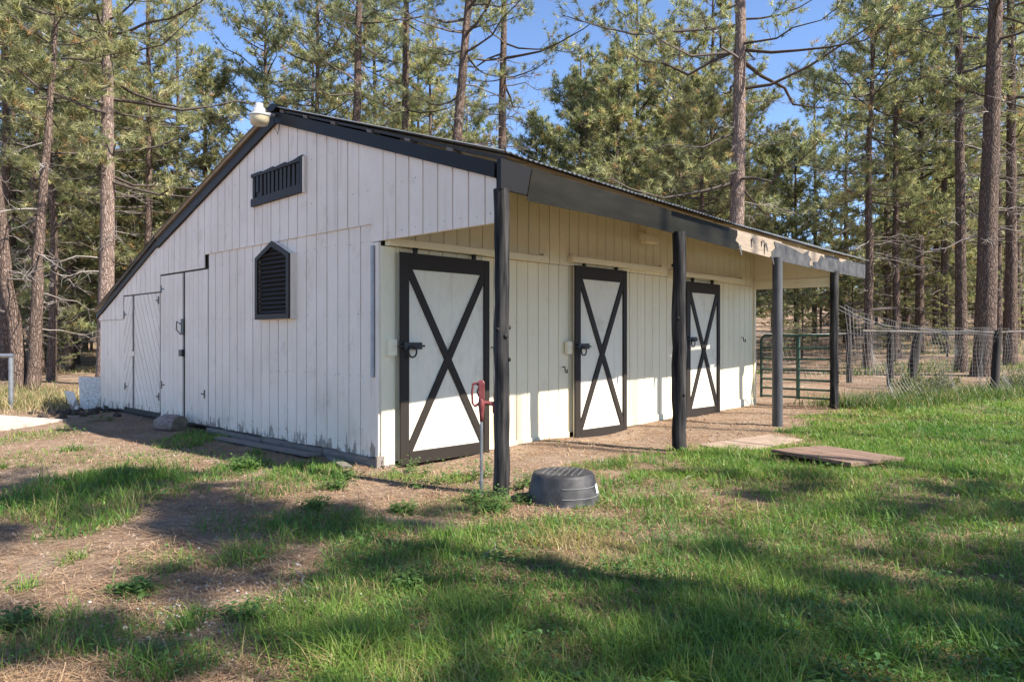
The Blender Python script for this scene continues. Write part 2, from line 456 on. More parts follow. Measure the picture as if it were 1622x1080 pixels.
def ground():
    def warp(n, c, near, far):
        t = np.linspace(-1, 1, n); k = 7.0
        return c + np.sinh(t*k)/math.sinh(k)*far + t*near
    xs = warp(220, .0, 16, 330); ys = warp(220, -1.0, 14, 330)
    X, Y = np.meshgrid(xs, ys, indexing='ij')
    Z = gh(X, Y)
    V = np.stack([X, Y, Z], -1).reshape(-1, 3)
    i = np.arange(219)[:, None]*220 + np.arange(219)[None, :]
    F = np.stack([i, i+220, i+221, i+1], -1).reshape(-1, 4)
    m, nt, b = mat("dry_earth_with_needle_litter")
    at = N(nt, "ShaderNodeAttribute", attribute_name="lawn")
    g = N(nt, "ShaderNodeNewGeometry"); pos = g.outputs["Position"]
    n1 = noise(nt, .9, 5, pos); n2 = noise(nt, 7, 6, pos); n3 = noise(nt, 60, 5, pos, (1,1,1), .7)
    n4 = noise(nt, 90, 3, pos, (1,.12,1)); n5 = noise(nt, 90, 3, pos, (.12,1,1))
    c = ramp(nt, n1, [(.30,(.25,.162,.108)),(.5,(.345,.242,.168)),(.72,(.45,.35,.265))])
    c = mixc(nt, mth(nt,'MULTIPLY',ramp(nt,n2,[(.42,(0,0,0)),(.62,(1,1,1))]),.38), c, (.215,.130,.085))
    c = mixc(nt, mth(nt,'MULTIPLY',ramp(nt,n4,[(.55,(0,0,0)),(.66,(1,1,1))]),.6), c, (.40,.29,.19))
    c = mixc(nt, mth(nt,'MULTIPLY',ramp(nt,n5,[(.55,(0,0,0)),(.66,(1,1,1))]),.6), c, (.13,.075,.048))
    c = mixc(nt, mth(nt,'MULTIPLY',ramp(nt,n3,[(.5,(0,0,0)),(.75,(1,1,1))]),.6), c, (.10,.075,.055))
    c = mixc(nt, mth(nt,'MULTIPLY',at.outputs["Fac"],.7), c, (.105,.10,.045))
    nt.links.new(c, b.inputs["Base Color"]); b.inputs["Roughness"].default_value = .95
    b.inputs["Specular IOR Level"].default_value = .1
    h = mth(nt,'ADD',mth(nt,'MULTIPLY',n2,1.0),mth(nt,'MULTIPLY',n3,.45))
    h = mth(nt,'ADD',h,mth(nt,'MULTIPLY',mth(nt,'ADD',n4,n5),.35))
    bump(nt, b, h, 1.0, .06)
    me = raw_mesh("ground", V, F, m, smooth=True)
    a = me.attributes.new("lawn", 'FLOAT', 'POINT')
    d, _ = grass_density(V[:,0], V[:,1])
    a.data.foreach_set("value", d.astype(np.float32))
    o = link("ground", me); o["kind"] = "structure"
ground()

# ------------------------------------------------------------------ the shed
barn = thing("stable_shed", (0,0,0), "white weathered stable shed with black trim, three cross-braced stall doors and an open porch", "shed")
rnd = random.Random(4)
def YZ(a, b, d): return (d, a, b)        # gable plane: a = y, b = z, d = x
def XZ(a, b, d): return (a, d, b)        # front plane: a = x, b = z, d = y

def rake_z(y):                            # underside of the rake boards on the gable
    if y <= 2.15: return 2.775 + (y + 1.762) * (4.055 - 2.775) / (2.15 + 1.762)
    if y <= 5.956: return 4.055 + (y - 2.15) * (2.826 - 4.055) / (5.956 - 2.15)
    return 2.90 + (y - 5.956) * (1.74 - 2.90) / (8.95 - 5.956)
def clip_board(y0, y1, z0, top):
    pts = [(y0, z0), (y1, z0), (y1, top(y1))]
    if y0 < 2.15 < y1: pts.append((2.15, top(2.15)))
    pts.append((y0, top(y0)))
    return pts

# backing of the gable wall, set behind the boards
def gable_back():
    m = MB()
    out = [(.02, .06), (8.84, .06), (8.84, 1.70), (5.99, 2.84), (5.93, 2.80), (2.15, 4.03), (.02, 3.33)]
    m.prism(out, YZ, .10, .026)
    return m.build("gable_wall", M['gap'], barn)
gable = gable_back()
def gboard(name, y0, y1, z0, top, d=.0, th=.022, parent=None, mt='white', g=.007):
    m = MB()
    m.prism(clip_board(y0+g, y1-g, z0, top), YZ, d+th, d, .003)
    return m.build(name, M[mt], parent or gable)

# lower boards between the corner and the double door
ys = [.147 + .2246*i for i in range(19)]; ys[-1] = 4.185
for i in range(18):
    z0 = .085 + .02*rnd.random() - .0*ys[i]
    gboard("siding_board", ys[i], ys[i+1], z0, lambda y: 2.62, d=.001+.003*rnd.random(), th=.020)
# upper boards, standing proud
ys = [-1.756,-1.605,-1.384,-1.164,-.947,-.721,-.499,-.282,-.062,.375,.591,.79,1.017,1.23,1.45,1.665,1.881,2.094,2.319,2.54,2.755,2.963,
      3.18,3.40,3.62,3.84,4.06,4.28,4.50,4.72,4.94,5.16,5.38,5.60,5.80,5.955]
for a, b in zip(ys, ys[1:]):
    if b <= .12: z0 = 2.382
    elif a < .12: z0 = 2.382
    elif a < 4.15: z0 = 2.575
    else: z0 = 2.385
    dd = -.016 - .003*rnd.random()
    if a < .147 < b:
        m = MB(); m.prism([(a+.0035,2.382),(.140,2.382),(.147,2.575),(b-.0035,2.575),(b-.0035,rake_z(b)),(a+.0035,rake_z(a))], YZ, dd+.016, dd)
        m.build("siding_board", M['white'], gable)
    else:
        gboard("siding_board", a, b, z0, rake_z, d=dd, th=.016)
# wing: boards over and beside the chevron door
ys = [5.957+.21*i for i in range(15)]; ys[-1] = 8.93
for a, b in zip(ys, ys[1:]):
    z0 = 2.118 if b < 7.66 else 1.70
    if a > 8.85: continue
    gboard("siding_board", a, b, z0, rake_z, d=-.013-.002*rnd.random(), th=.018)
ys = [7.64,7.86,8.07,8.28,8.49,8.70,8.90]
for a, b in zip(ys, ys[1:]):
    gboard("siding_board", a, b, .08+.03*rnd.random(), lambda y: 1.695, d=.002*rnd.random(), th=.018)
# porch-side return of the gable overhang
m = MB(); m.box(.002,.05,-1.76,.0,2.39,2.50); m.build("overhang_sill", M['creambounce'], barn)
# trim at the near corner
for (x0,x1,y0,y1,z0,z1) in ((-.012,.012,.060,.135,.10,2.375),(-.030,.004,.002,.052,.04,2.372)):
    m = MB(); m.box(x0,x1,y0,y1,z0,z1); m.build("corner_trim", M['white'], barn)
m = MB(); m.tube([(-.035,.094,.95),(-.035,.092,1.5),(-.035,.095,2.34)],.024,8); m.build("conduit_pipe", M['lampwhite'], barn)
# skirting timber along the gable foot
for k,(y0,y1,za,zb) in enumerate(((.0,1.05,-.02,.10),(1.06,2.5,-.03,.10),(2.51,4.1,-.02,.09))):
    m = MB()
    n = 7; P = []
    for i in range(n+1):
        t=i/n; P.append((y0+(y1-y0)*t, za-.01+.015*rnd.random()))
    Q = [(y0+(y1-y0)*(1-i/n), zb-.012*rnd.random()-.01*i/n) for i in range(n+1)]
    m.prism(P+Q, YZ, .02, -.045-.012*k)
    m.build("skirting_timber", M['oldwood'], barn)
m = MB(); m.box(-.07,.03,-.03,-.001,-.04,.12); m.build("corner_stake", M['oldwood'], barn)

m = MB(); rn = random.Random(8)
def nail(y, z, x):
    r = rn.uniform(.004, .0075)
    m.add([(x, y + r*math.cos(a), z + r*math.sin(a)) for a in (0, 1.05, 2.1, 3.14, 4.2, 5.24)], [(0, 1, 2, 3, 4, 5)])
for i in range(18):
    for z in (.22, .95, 1.62, 2.40):
        for dy in (.035, .19):
            if rn.random() < .8: nail(.147 + .2246*i + dy, z + rn.uniform(-.015, .015), -.0035)
for y in (-1.68,-1.5,-1.27,-1.05,-.84,-.61,-.39,-.17,.2,.48,.69,.9,1.12,1.34,3.1,3.3,3.5,3.73,3.95,4.17,4.4,4.6,4.8,5.05):
    for z in (2.46, 2.95, 3.45):
        if z < rake_z(y) - .15 and z > (2.6 if y > .12 else 2.4): nail(y, z + rn.uniform(-.02, .02), -.0225)
nl = m.build("nail_heads", M['iron'], barn); nl["kind"] = "stuff"
# double plank door of the gable
def plank_door(y0, y1, z0, z1, gap, chevron):
    back = MB(); back.box(.016,.022,y0,y1,z0,z1)
    leafroot = back.build("gable_door", M['gap'], barn)
    for (a, b, sgn) in ((y0+.012, gap-.05, 1), (gap+.05, y1-.012, -1)):
        if not chevron:
            n = max(2, round((b-a)/.165)); w = (b-a)/n
            for i in range(n):
                m = MB(); m.prism([(a+w*i+.003,z0),(a+w*(i+1)-.003,z0),(a+w*(i+1)-.003,z1-.015),(a+w*i+.003,z1-.015)], YZ, .015, -.006-.003*rnd.random(), .002)
                m.build("door_board", M['white'], leafroot)
        else:
            # slanted boards clipped to the leaf
            step = .155; sl = 1.75*sgn; z = z0-3
            while z < z1+3:
                def f(y, zz): return zz + sl*(y-a if sgn>0 else y-a)
                poly=[(a,f(a,z)),(b,f(b,z)),(b,f(b,z+step*2-.028)),(a,f(a,z+step*2-.028))]
                poly=clip_rect(poly,a,b,z0,z1-.015)
                if len(poly)>=3:
                    m = MB(); m.prism(poly, YZ, .015, -.004-.002*rnd.random()); m.build("door_board", M['white'], leafroot)
                z += step*2
    return leafroot
def clip_rect(P, a, b, c, d):
    def half(P, fn, pt):
        out=[]
        for i in range(len(P)):
            p,q=P[i-1],P[i]; ip,iq=fn(p),fn(q)
            if ip!=iq: out.append(pt(p,q))
            if iq: out.append(q)
        return out
    for lim,ax,up in ((a,0,1),(b,0,0),(c,1,1),(d,1,0)):
        if not P: return P
        fn=(lambda p:p[ax]>=lim) if up else (lambda p:p[ax]<=lim)
        def pt(p,q):
            t=(lim-p[ax])/(q[ax]-p[ax]); return (p[0]+t*(q[0]-p[0]),p[1]+t*(q[1]-p[1]))
        P=half(P,fn,pt)
    return P
d1 = plank_door(4.19, 5.955, .10, 2.375, 5.04, False)
d2 = plank_door(5.985, 7.63, .16, 2.112, 7.17, True)
def hinge(y, z, parent, s=1):
    m = MB(); m.box(-.016,-.008,y-.012,y+.012,z-.06,z+.06); m.box(-.0155,-.009,min(y,y+s*.11),max(y,y+s*.11),z-.010,z+.010)
    m.build("hinge", M['iron'], parent)
hinge(6.03,1.98,d2,1); hinge(6.02,.42,d2,1); hinge(7.60,1.78,d2,-1); hinge(7.56,.52,d2,-1)
hinge(4.30,.55,d1,1); hinge(5.90,.62,d1,-1); hinge(5.92,2.15,d1,-1)
m = MB(); m.box(-.03,-.007,5.0,5.10,1.42,1.66); m.tube([(-.03,5.10,1.58),(-.05,5.2,1.62),(-.05,5.22,1.5),(-.03,5.1,1.42)],.008,6); m.build("door_latch", M['iron'], d1)
m = MB(); m.box(-.05,-.007,5.02,5.13,1.09,1.19); m.build("padlock", M['iron'], d1)
m = MB(); m.box(-.02,-.007,7.10,7.26,1.06,1.14); m.build("door_bar", M['white'], d2)

# pentagon vent
def pent(y0,y1,z0,zs,za): 
    c=(y0+y1)/2; return [(y0,z0),(y1,z0),(y1,zs),(c,za),(y0,zs)]
def ring_pieces(name, outer, inner, d0, d1, mt, parent):
    n=len(outer)
    for i in range(n):
        j=(i+1)%n
        m=MB(); m.prism([outer[i],outer[j],inner[j],inner[i]], YZ, d0, d1); m.build(name, M[mt], parent)
o5=pent(1.76,2.62,1.60,2.39,2.575); i5=pent(1.825,2.555,1.665,2.36,2.505)
bm_=MB(); bm_.prism(pent(1.80,2.58,1.63,2.375,2.54), YZ, .004, -.02); vent=bm_.build("louvre_window", M['gap'], barn)
ring_pieces("casing", pent(1.745,2.615,1.598,2.392,2.578), pent(1.80,2.58,1.64,2.37,2.54), .004, -.060, 'white', vent)
ring_pieces("frame", o5, i5, -.061, -.085, 'brownblack', vent)
z=1.68
while z<2.49:
    hw=.36 if z<2.34 else max(.04,.36*(2.50-z)/.16)
    m=MB(); c=2.19
    m.add([(-.030,c-hw,z+.055),(-.030,c+hw,z+.055),(-.072,c+hw,z),(-.072,c-hw,z),(-.024,c-hw,z+.049),(-.024,c+hw,z+.049),(-.066,c+hw,z-.006),(-.066,c-hw,z-.006)],
          [(0,1,2,3),(4,7,6,5),(0,3,7,4),(1,5,6,2),(2,6,7,3),(0,4,5,1)])
    m.build("louvre_slat", M['brownblack'], vent); z+=.056
# ragged upper vent
bm_=MB(); bm_.prism([(1.50,3.10),(2.77,3.08),(2.77,3.50),(1.50,3.50)], YZ, -.017, -.028); uv=bm_.build("gable_vent", M['gap'], barn)
m=MB(); m.prism([(1.495,3.10),(2.775,3.075),(2.775,3.175),(1.495,3.20)],YZ,-.028,-.062); m.build("frame",M['brownblack'],uv)
m=MB(); m.prism([(1.495,3.20),(1.545,3.20),(1.545,3.53),(1.495,3.54)],YZ,-.028,-.060); m.build("frame",M['brownblack'],uv)
m=MB(); m.prism([(1.46,3.09),(1.492,3.09),(1.492,3.52),(1.46,3.52)],YZ,-.017,-.055); m.build("casing",M['white'],uv)
m=MB(); pts=[(1.55,3.47)]+[(2.775,3.455)]
top=[(2.775,3.50),(2.5,3.505),(2.48,3.49),(2.2,3.515),(2.18,3.495),(1.9,3.52),(1.86,3.50),(1.7,3.51),(1.55,3.535)]
m.prism(pts+top,YZ,-.028,-.058); m.build("frame",M['brownblack'],uv)
for i in range(12):
    y=1.58+i*.101
    m=MB(); lo=3.19 if i not in (10,) else 3.25; m.prism([(y,lo),(y+.058+.012*rnd.random(),lo),(y+.060,3.46),(y+.004,3.46)],YZ,-.030,-.045-.006*rnd.random())
    m.build("vent_slat",M['brownblack'],uv)

# front wall --------------------------------------------------------
m=MB(); m.box(.03,8.47,.024,.09,.02,3.4); front=m.build("front_wall", M['gap'], barn)
xs=[.06]+[.05+.2025*i for i in range(1,42)]+[8.485]
for a,b in zip(xs,xs[1:]):
    zb=.015*max(0,(a+b)/2)+.03+.012*rnd.random()
    m=MB(); m.prism([(a+.0045,zb),(b-.0045,zb),(b-.0045,2.335),(a+.0045,2.335)],XZ,.022,.001+.002*rnd.random(),.003); m.build("siding_board",M['creambounce'],front)
    m=MB(); m.prism([(a+.0045,2.34),(b-.0045,2.34),(b-.0045,3.3),(a+.0045,3.3)],XZ,.005,-.014-.002*rnd.random(),.003); m.build("siding_board",M['creambounce'],front)
m=MB(); m.prism([(1.55,.02),(3.08,.03),(3.08,.10),(1.55,.07)],XZ,0,-.02); m.build("base_board",M['creambounce'],barn)
m=MB(); m.prism([(4.33,.06),(5.94,.08),(5.94,.185),(4.33,.165)],XZ,0,-.02); m.build("base_board",M['creambounce'],barn)
m=MB(); m.prism([(7.1,.10),(8.48,.12),(8.48,.26),(7.1,.235)],XZ,0,-.022); m.build("base_board",M['creambounce'],barn)
m=MB(); m.box(-.004,.17,-.022,.0,.02,2.33); m.build("corner_trim",M['creambounce'],barn)
m=MB(); m.box(-.004,.17,-.03,.01,-.03,.02); m.build("sill_block",M['oldwood'],barn)
m=MB(); m.box(8.49,8.54,-.03,.06,.12,3.0); m.build("corner_trim",M['creambounce'],barn)

def stall_door(x0,x1,z0,z1,latch=True):
    y0,y1=-.045,-.085
    m=MB(); m.box(x0+.02,x1-.02,-.070,-.040,z0+.02,z1-.02); p=m.build("stall_door",M['doorwhite'],barn)
    w=.118; yb=-.071; yf=-.096
    for nm,(a,b,c,d) in dict(stile=(x0,x0+w,z0,z1),stile2=(x1-.085,x1,z0,z1),rail=(x0+w+.001,x1-.086,z1-.175,z1),rail2=(x0+w+.001,x1-.086,z0,z0+.135)).items():
        m=MB(); m.prism([(a,c),(b,c),(b,d),(a,d)],XZ,yb,yf,.004); m.build(nm.rstrip('2'),M['brownblack'],p)
    A=(x0+w,z0+.137); B=(x1-.087,z1-.177)
    def brace(p0,p1,yf_):
        dx,dz=p1[0]-p0[0],p1[1]-p0[1]; L=math.hypot(dx,dz); nx,nz=-dz/L*.043,dx/L*.043
        poly=clip_rect([(p0[0]+nx-dx*.1,p0[1]+nz-dz*.1),(p0[0]-nx-dx*.1,p0[1]-nz-dz*.1),(p1[0]-nx+dx*.1,p1[1]-nz+dz*.1),(p1[0]+nx+dx*.1,p1[1]+nz+dz*.1)],A[0],B[0],A[1],B[1])
        m=MB(); m.prism(poly,XZ,yb,yf_); m.build("cross_brace",M['brownblack'],p)
    brace(A,B,yf+.004); brace((A[0],B[1]),(B[0],A[1]),yf+.007)
    zl=z0+1.27
    m=MB(); m.box(x0+.03,x0+.27,-.125,-.0975,zl-.035,zl+.04); m.tube([(x0-.04,-.115,zl),(x0+.31,-.115,zl)],.012,6)
    m.tube([(x0+.13+.055*math.sin(t),-.135,zl-.06+.06*math.cos(t)) for t in [i*math.pi/6 for i in range(13)]],.010,6,False)
    m.build("latch",M['iron'],p)
    m=MB(); m.box(x0-.13,x0-.02,-.06,-.018,zl-.10,zl+.07); m.build("keeper_block",M['creambounce'],p)
    for xx in (x0+.2,x1-.25):
        m=MB(); m.box(xx,xx+.035,-.09,-.05,z1+.002,z1+.09); m.tube([(xx+.017,-.09,z1+.06),(xx+.017,-.045,z1+.06)],.028,8); m.build("roller_hanger",M['iron'],p)
    return p
stall_door(.189,1.509,.005,2.277)
stall_door(3.119,4.31,-.02,2.345)
stall_door(5.97,7.064,.075,2.290)
for a,b,z in ((.045,2.566,2.372),(3.04,5.32,2.42),(5.55,7.95,2.392)):
    m=MB(); m.prism([(a,z-.035),(b,z-.035),(b,z+.045),(a,z+.045)],XZ,-.016,-.105,.004); t=m.build("door_track",M['creambounce'],barn)
    for xx in (a+.02,b-.1):
        m=MB(); m.box(xx,xx+.05,-.104,-.04,z+.0455,z+.075); m.build("track_bracket",M['creambounce'],t)
for xx,zz in ((1.62,1.22),(2.95,.95),(5.68,1.33),(8.0,1.35)):
    m=MB(); m.tube([(xx,-.01,zz+.03),(xx,-.05,zz+.03),(xx,-.06,zz-.04),(xx,-.09,zz-.05),(xx,-.09,zz)],.009,6); m.build("wall_hook",M['iron'],barn)

# porch posts and eave -------------------------------------------------
def eY(x): return -1.9 + .045*x
def eT(x): return float(np.interp(x,[0,.23,1.96,4.5,5.8,7.75,10.13],[2.925,2.91,2.87,2.82,2.81,2.79,2.80]))
def eB(x): return float(np.interp(x,[0,.23,1.96,4.5,5.8,7.75,10.13],[2.60,2.59,2.60,2.54,2.505,2.50,2.50]))
def logpost(x,y,r,zt,mt,lab=None,cyl=False):
    zb=ghf(x,y)-.15; n=12; V=[];F=[]
    H_=14
    rr=random.Random(int(x*100)+7)
    m=MB()
    pts=[];rad=[]
    for i in range(H_+1):
        t=i/H_; pts.append((x+ (0 if cyl else .006*rr.uniform(-1,1)),y+(0 if cyl else .006*rr.uniform(-1,1)),zb+(zt-zb)*t)); rad.append(r*(1.04-.08*t)+(0 if cyl else .004*rr.uniform(-1,1)))
    m.tube(pts,rad,16)
    if not cyl:
        for k in range(5):
            a=rr.uniform(0,6.28); zz=rr.uniform(.5,2.4); c=(x+math.cos(a)*r*.92,y+math.sin(a)*r*.92,zz)
            m.lathe([(.0,.022),(.018,.014),(.022,0),(.018,-.014),(0,-.022)],8,c)
    o=m.build("porch_post",M[mt],barn)
    if lab: o["label"]=lab
logpost(-.05,-1.85,.068,2.66,'post','thick black log post at the porch corner')
logpost(2.94,-1.80,.082,2.60,'post','rough black log post with pale weathering')
logpost(5.82,-1.68,.073,2.54,'pipepost','smooth dark grey pipe post',True)
logpost(8.46,-1.50,.070,2.52,'post','black post at the gate')

def strip(name, poly, off, th, mt, parent=barn):
    m=MB()
    def fn(a,b,d): return (a, eY(a)-off-d, b)
    m.prism(poly, fn, 0, th); return m.build(name,M[mt],parent)
def span(x0,x1,n,db=0,dt=0,jb=0,jt=0,seed=1):
    r=random.Random(seed); X=[x0+(x1-x0)*i/n for i in range(n+1)]
    return [(x,eB(x)+db+r.uniform(-jb,jb)) for x in X]+[(x,eT(x)+dt+r.uniform(-jt,jt)) for x in X[::-1]]
eave = strip("eave_beam", span(-.115,4.35,6,.05,-.012), -.05, .05, 'black')
strip("eave_beam", span(4.352,6.1,6,.02,-.012), -.05, .051, 'barewood')
strip("eave_beam", span(6.102,10.05,6,.03,-.03), -.05, .05, 'barewood')
A=span(.30,4.55,10,0,-.02); A[0]=(.22,eB(.22)); n=len(A)//2
A=A[:n]+[(4.60,2.63),(4.50,2.66),(4.56,2.74)]+[(x,z) for x,z in A[n:]]
fA=strip("metal_fascia",A,.004,.004,'fascia')
# torn sheet pieces
B=[(5.72,2.515),(6.3,2.505),(6.9,2.50),(7.25,2.495),(7.2,2.58),(7.3,2.63),(7.15,2.70),(7.2,2.77),(6.9,2.69),(6.5,2.735),(6.0,2.765),(5.78,2.775),(5.84,2.69),(5.70,2.62)]
strip("torn_fascia_piece",B,.004,.006,'fasciagrey')
Cc=[(7.28,2.50),(8.6,2.495),(10.1,2.50),(10.12,2.78),(9.4,2.74),(9.1,2.775),(8.75,2.70),(8.5,2.75),(8.1,2.765),(7.9,2.70),(7.75,2.74),(7.6,2.62),(7.38,2.60),(7.42,2.55)]
strip("torn_fascia_piece",Cc,.005,.006,'fasciagrey')
for k,(x,z,h) in enumerate(((4.60,2.47,.14),(5.68,2.43,.13),(5.02,2.66,.09),(5.46,2.60,.12),(5.36,2.70,.05))):
    m=MB(); y=eY(x)-.02
    m.add([(x-.03,y,z+h),(x+.03,y,z+h),(x+.012,y-.03,z),(x-.012,y-.025,z),(x-.03,y+.004,z+h),(x+.03,y+.004,z+h),(x+.012,y-.026,z),(x-.012,y-.021,z)],[(0,1,2,3),(4,7,6,5),(0,3,7,4),(1,5,6,2),(3,2,6,7),(0,4,5,1)])
    m.build("torn_shred",M['fasciagrey'],fA)

# roof: two slopes of corrugated sheets on a board deck
RX1=10.12
def ridge(x): return (2.15, 4.25-.008*x)
def roofpt(x,t,dz=0):                 # front slope, t=0 ridge .. 1 eave (a little past the fascia)
    ry,rz=ridge(x); ey=eY(x)-.06; ez=eT(x)+.035
    return (x, ry+(ey-ry)*t, rz+(ez-rz)*t+dz)
def backpt(x,t,dz=0):
    ry,rz=ridge(x)
    if t<.55: u=t/.55; return (x,ry+(5.97-ry)*u,rz+(3.01-.012*x-rz)*u+dz)
    u=(t-.55)/.45; return (x,5.97+(9.05-5.97)*u,3.01-.012*x+(1.86-3.01)*u+dz)
def deck(name,fn,x0,x1,n,ts,th,mt,parent):
    m=MB(); xs=[x0+(x1-x0)*i/n for i in range(n+1)]
    V=[];F=[]; k=len(ts)
    for lay in (0,1):
        for x in xs:
            for t in ts: V.append(fn(x,t,-.02-(th if lay else 0)))
    L=(n+1)*k
    for i in range(n):
        for j in range(k-1):
            a=i*k+j; F.append((a,a+1,a+k+1,a+k)); F.append((L+a,L+a+k,L+a+k+1,L+a+1))
    for i in range(n):
        for j in (0,k-1):
            a=i*k+j; F.append((a,a+k,L+a+k,L+a))
    for j in range(k-1):
        for i in (0,n):
            a=i*k+j; F.append((a,a+1,L+a+1,L+a))
    m.add(V,F); return m.build(name,M[mt],parent)
roof=deck("roof",roofpt,.06,RX1-.06,10,[0,.25,.5,.75,.97],.02,'tan',barn)
deck("roof_deck",backpt,.06,RX1-1.5,8,[0,.25,.549,.551,.8,.985],.02,'tan',roof)
def sheet(fn,x0,x1,ts,xmax):
    nw=int(round((x1-x0)/.0762))*4; V=[];F=[]
    for i in range(nw+1):
        x=x0+(x1-x0)*i/nw; dz=.009*math.sin(2*math.pi*i/4)
        for t in ts: V.append(fn(x,t,dz+.002))
    k=len(ts)
    for i in range(nw):
        for j in range(k-1):
            a=i*k+j; F.append((a,a+k,a+k+1,a+1))
    m=MB(); m.add(V,F,True); o=m.build("roof_sheet",M['roof'],roof)
nsh=14
for i in range(nsh):
    a=-.10+(RX1+.10)*i/nsh; b=-.10+(RX1+.10)*(i+1)/nsh+.03
    sheet(roofpt,a,b,[0,.33,.66,.975+.024*rnd.random()+ (0.012 if i%3 else 0)],RX1)
    if a<8.3: sheet(backpt,a,b,[0,.27,.549,.551,.78,1.0],8.6)
# rake boards on the gable
def rakeb(y0,y1,zl0,zl1,h,d0,d1,mt,name="rake_board",h1=None):
    h1=h if h1 is None else h1
    m=MB(); m.prism([(y0,zl0),(y1,zl1),(y1,zl1+h1),(y0,zl0+h)],YZ,d0,d1,.004); return m.build(name,M[mt],barn)
rakeb(-1.765,2.148,2.772,4.050,.142,-.018,-.056,'black')
rakeb(2.152,5.99,4.050,2.815,.142,-.018,-.056,'brownblack')
rakeb(5.995,9.0,2.87,1.735,.085,-.014,-.045,'brownblack')
rakeb(2.16,5.99,4.198,2.965,.070,-.02,-.085,'tan',"drip_edge")
rakeb(-1.86,2.14,2.912,4.205,.028,.0,-.03,'gap',"rake_gap_shade")  # near-black strip stands in for the shade of the open gap
for y in (-1.2,-.55,.1,.8,1.4,1.95):
    zz=2.772+(y+1.765)*(4.05-2.772)/(2.148+1.765)+.146
    m=MB(); m.prism([(y,zz),(y+.09,zz+.03),(y+.09,zz+.062),(y,zz+.034)],YZ,.06,-.045); m.build("purlin_end",M['oldwood'],barn)
m=MB(); m.prism([(2.10,4.185),(2.20,4.185),(2.30,4.245),(2.15,4.285),(2.00,4.24)],YZ,-.01,-.10); m.build("ridge_end",M['black'],barn)
# end panel of the porch and hidden far gable, so the shed is closed from other sides
m=MB(); m.prism([(-1.47,2.43),(-.03,2.43),(-.03,3.36),(-1.47,2.86)],YZ,8.53,8.49); m.build("porch_end_panel",M['creambounce'],barn)
m=MB(); m.prism([(-1.47,2.265),(-.03,2.28),(-.03,2.428),(-1.47,2.428)],YZ,8.55,8.475); m.build("porch_end_trim",M['creambounce'],barn)
m=MB(); m.prism([(.09,.1),(8.84,.1),(8.84,1.66),(5.95,2.75),(2.15,4.02),(.09,3.35)],YZ,8.40,8.46); m.build("end_wall",M['creambounce'],barn)
m=MB(); m.box(.10,8.4,8.80,8.86,.0,1.70); m.build("rear_wall",M['white'],barn)
# stiffening rafters under the porch roof
for i in range(13):
    x=.35+i*.75
    m=MB(); 
    p0=roofpt(x,.50,-.14);p1=roofpt(x,.955,-.14)
    m.add([(x-.02,p0[1],p0[2]),(x+.02,p0[1],p0[2]),(x+.02,p1[1],p1[2]),(x-.02,p1[1],p1[2]),(x-.02,p0[1],p0[2]+.095),(x+.02,p0[1],p0[2]+.095),(x+.02,p1[1],p1[2]+.095),(x-.02,p1[1],p1[2]+.095)],
      [(0,3,2,1),(4,5,6,7),(0,1,5,4),(1,2,6,5),(2,3,7,6),(3,0,4,7)])
    m.build("rafter",M['creambounce'],roof)

# ------------------------------------------------------------------ lamps (unlit)
L=thing("yard_light",(-.27,2.13,4.05),"grey dusk-to-dawn yard lamp with yellowed lens at the gable peak","light")
L.scale=(.83,.83,.83)
m=MB(); m.lathe([(0,.225),(.045,.223),(.055,.225),(.056,.16),(.085,.155),(.09,.09),(.12,.075),(.15,.05),(.155,.045),(.155,.035),(.0,.034)],24); m.build("housing",M['lampwhite'],L)
m=MB(); m.lathe([(.146,.034),(.140,-.02),(.118,-.085),(.06,-.10),(.0,-.102)],24); m.build("lens",M['lens'],L)
m=MB(); m.tube([(.08,-.01,.09),(.16,-.0,.10),(.25,.01,.11)],.026,8); m.build("bracket_arm",M['lampwhite'],L)
m=MB(); m.tube([(.20,-.03,.05),(.22,-.06,-.12),(.24,-.10,-.20),(.262,-.11,-.06)],.006,5); m.build("cable",M['iron'],L)
L=thing("porch_flood_light",(4.72,-.10,2.88),"small beige flood light under the porch eave above the middle door","light")
m=MB(); m.box(-.03,.03,-.04,.10,-.03,.09); m.build("mount",M['creambounce'],L)
m=MB(); m.prism([(-.14,-.10),(.14,-.10),(.16,.02),(-.16,.02)],XZ,-.05,-.17,.01); m.build("lamp_head",M['creambounce'],L)

# ------------------------------------------------------------------ yard hydrant
hx,hy=-.18,-1.73; hz=ghf(hx,hy)
Hy=thing("yard_hydrant",(hx,hy,hz),"red frost-proof water hydrant on a thin galvanized pipe beside the corner post","hydrant",rz=R(-46))
Hy.scale=(.78,.85,1.0)
m=MB(); m.tube([(0,0,-.05),(0,0,.74)],.017,10); m.tube([(0,0,.02),(0,0,.13)],.024,10); m.build("standpipe",M['galv'],Hy)
m=MB(); m.lathe([(.0,.64),(.02,.64),(.024,.70),(.034,.76),(.040,.79),(.034,.82),(.032,.84),(.0,.84)],14)
m.prism([(-.030,.83),(.032,.83),(.036,.98),(.02,1.0),(-.034,1.0)],XZ,.03,-.03,.006); m.build("head",M['red'],Hy)
m=MB(); m.tube([(.0,0,.80),(.09,0,.80),(.13,0,.795),(.142,0,.77),(.142,0,.715)],[.022,.020,.021,.022,.020],10); m.build("spout",M['red'],Hy)
m=MB(); m.tube([(-.02,-.005,.955),(-.06,-.005,.975),(-.095,-.005,.965),(-.105,-.005,.90),(-.10,-.005,.80),(-.075,-.005,.775),(-.02,-.005,.80)],.013,8); m.tube([(-.03,0,.94),(-.05,0,.90),(-.03,0,.86)],.010,6); m.build("lever",M['red'],Hy)

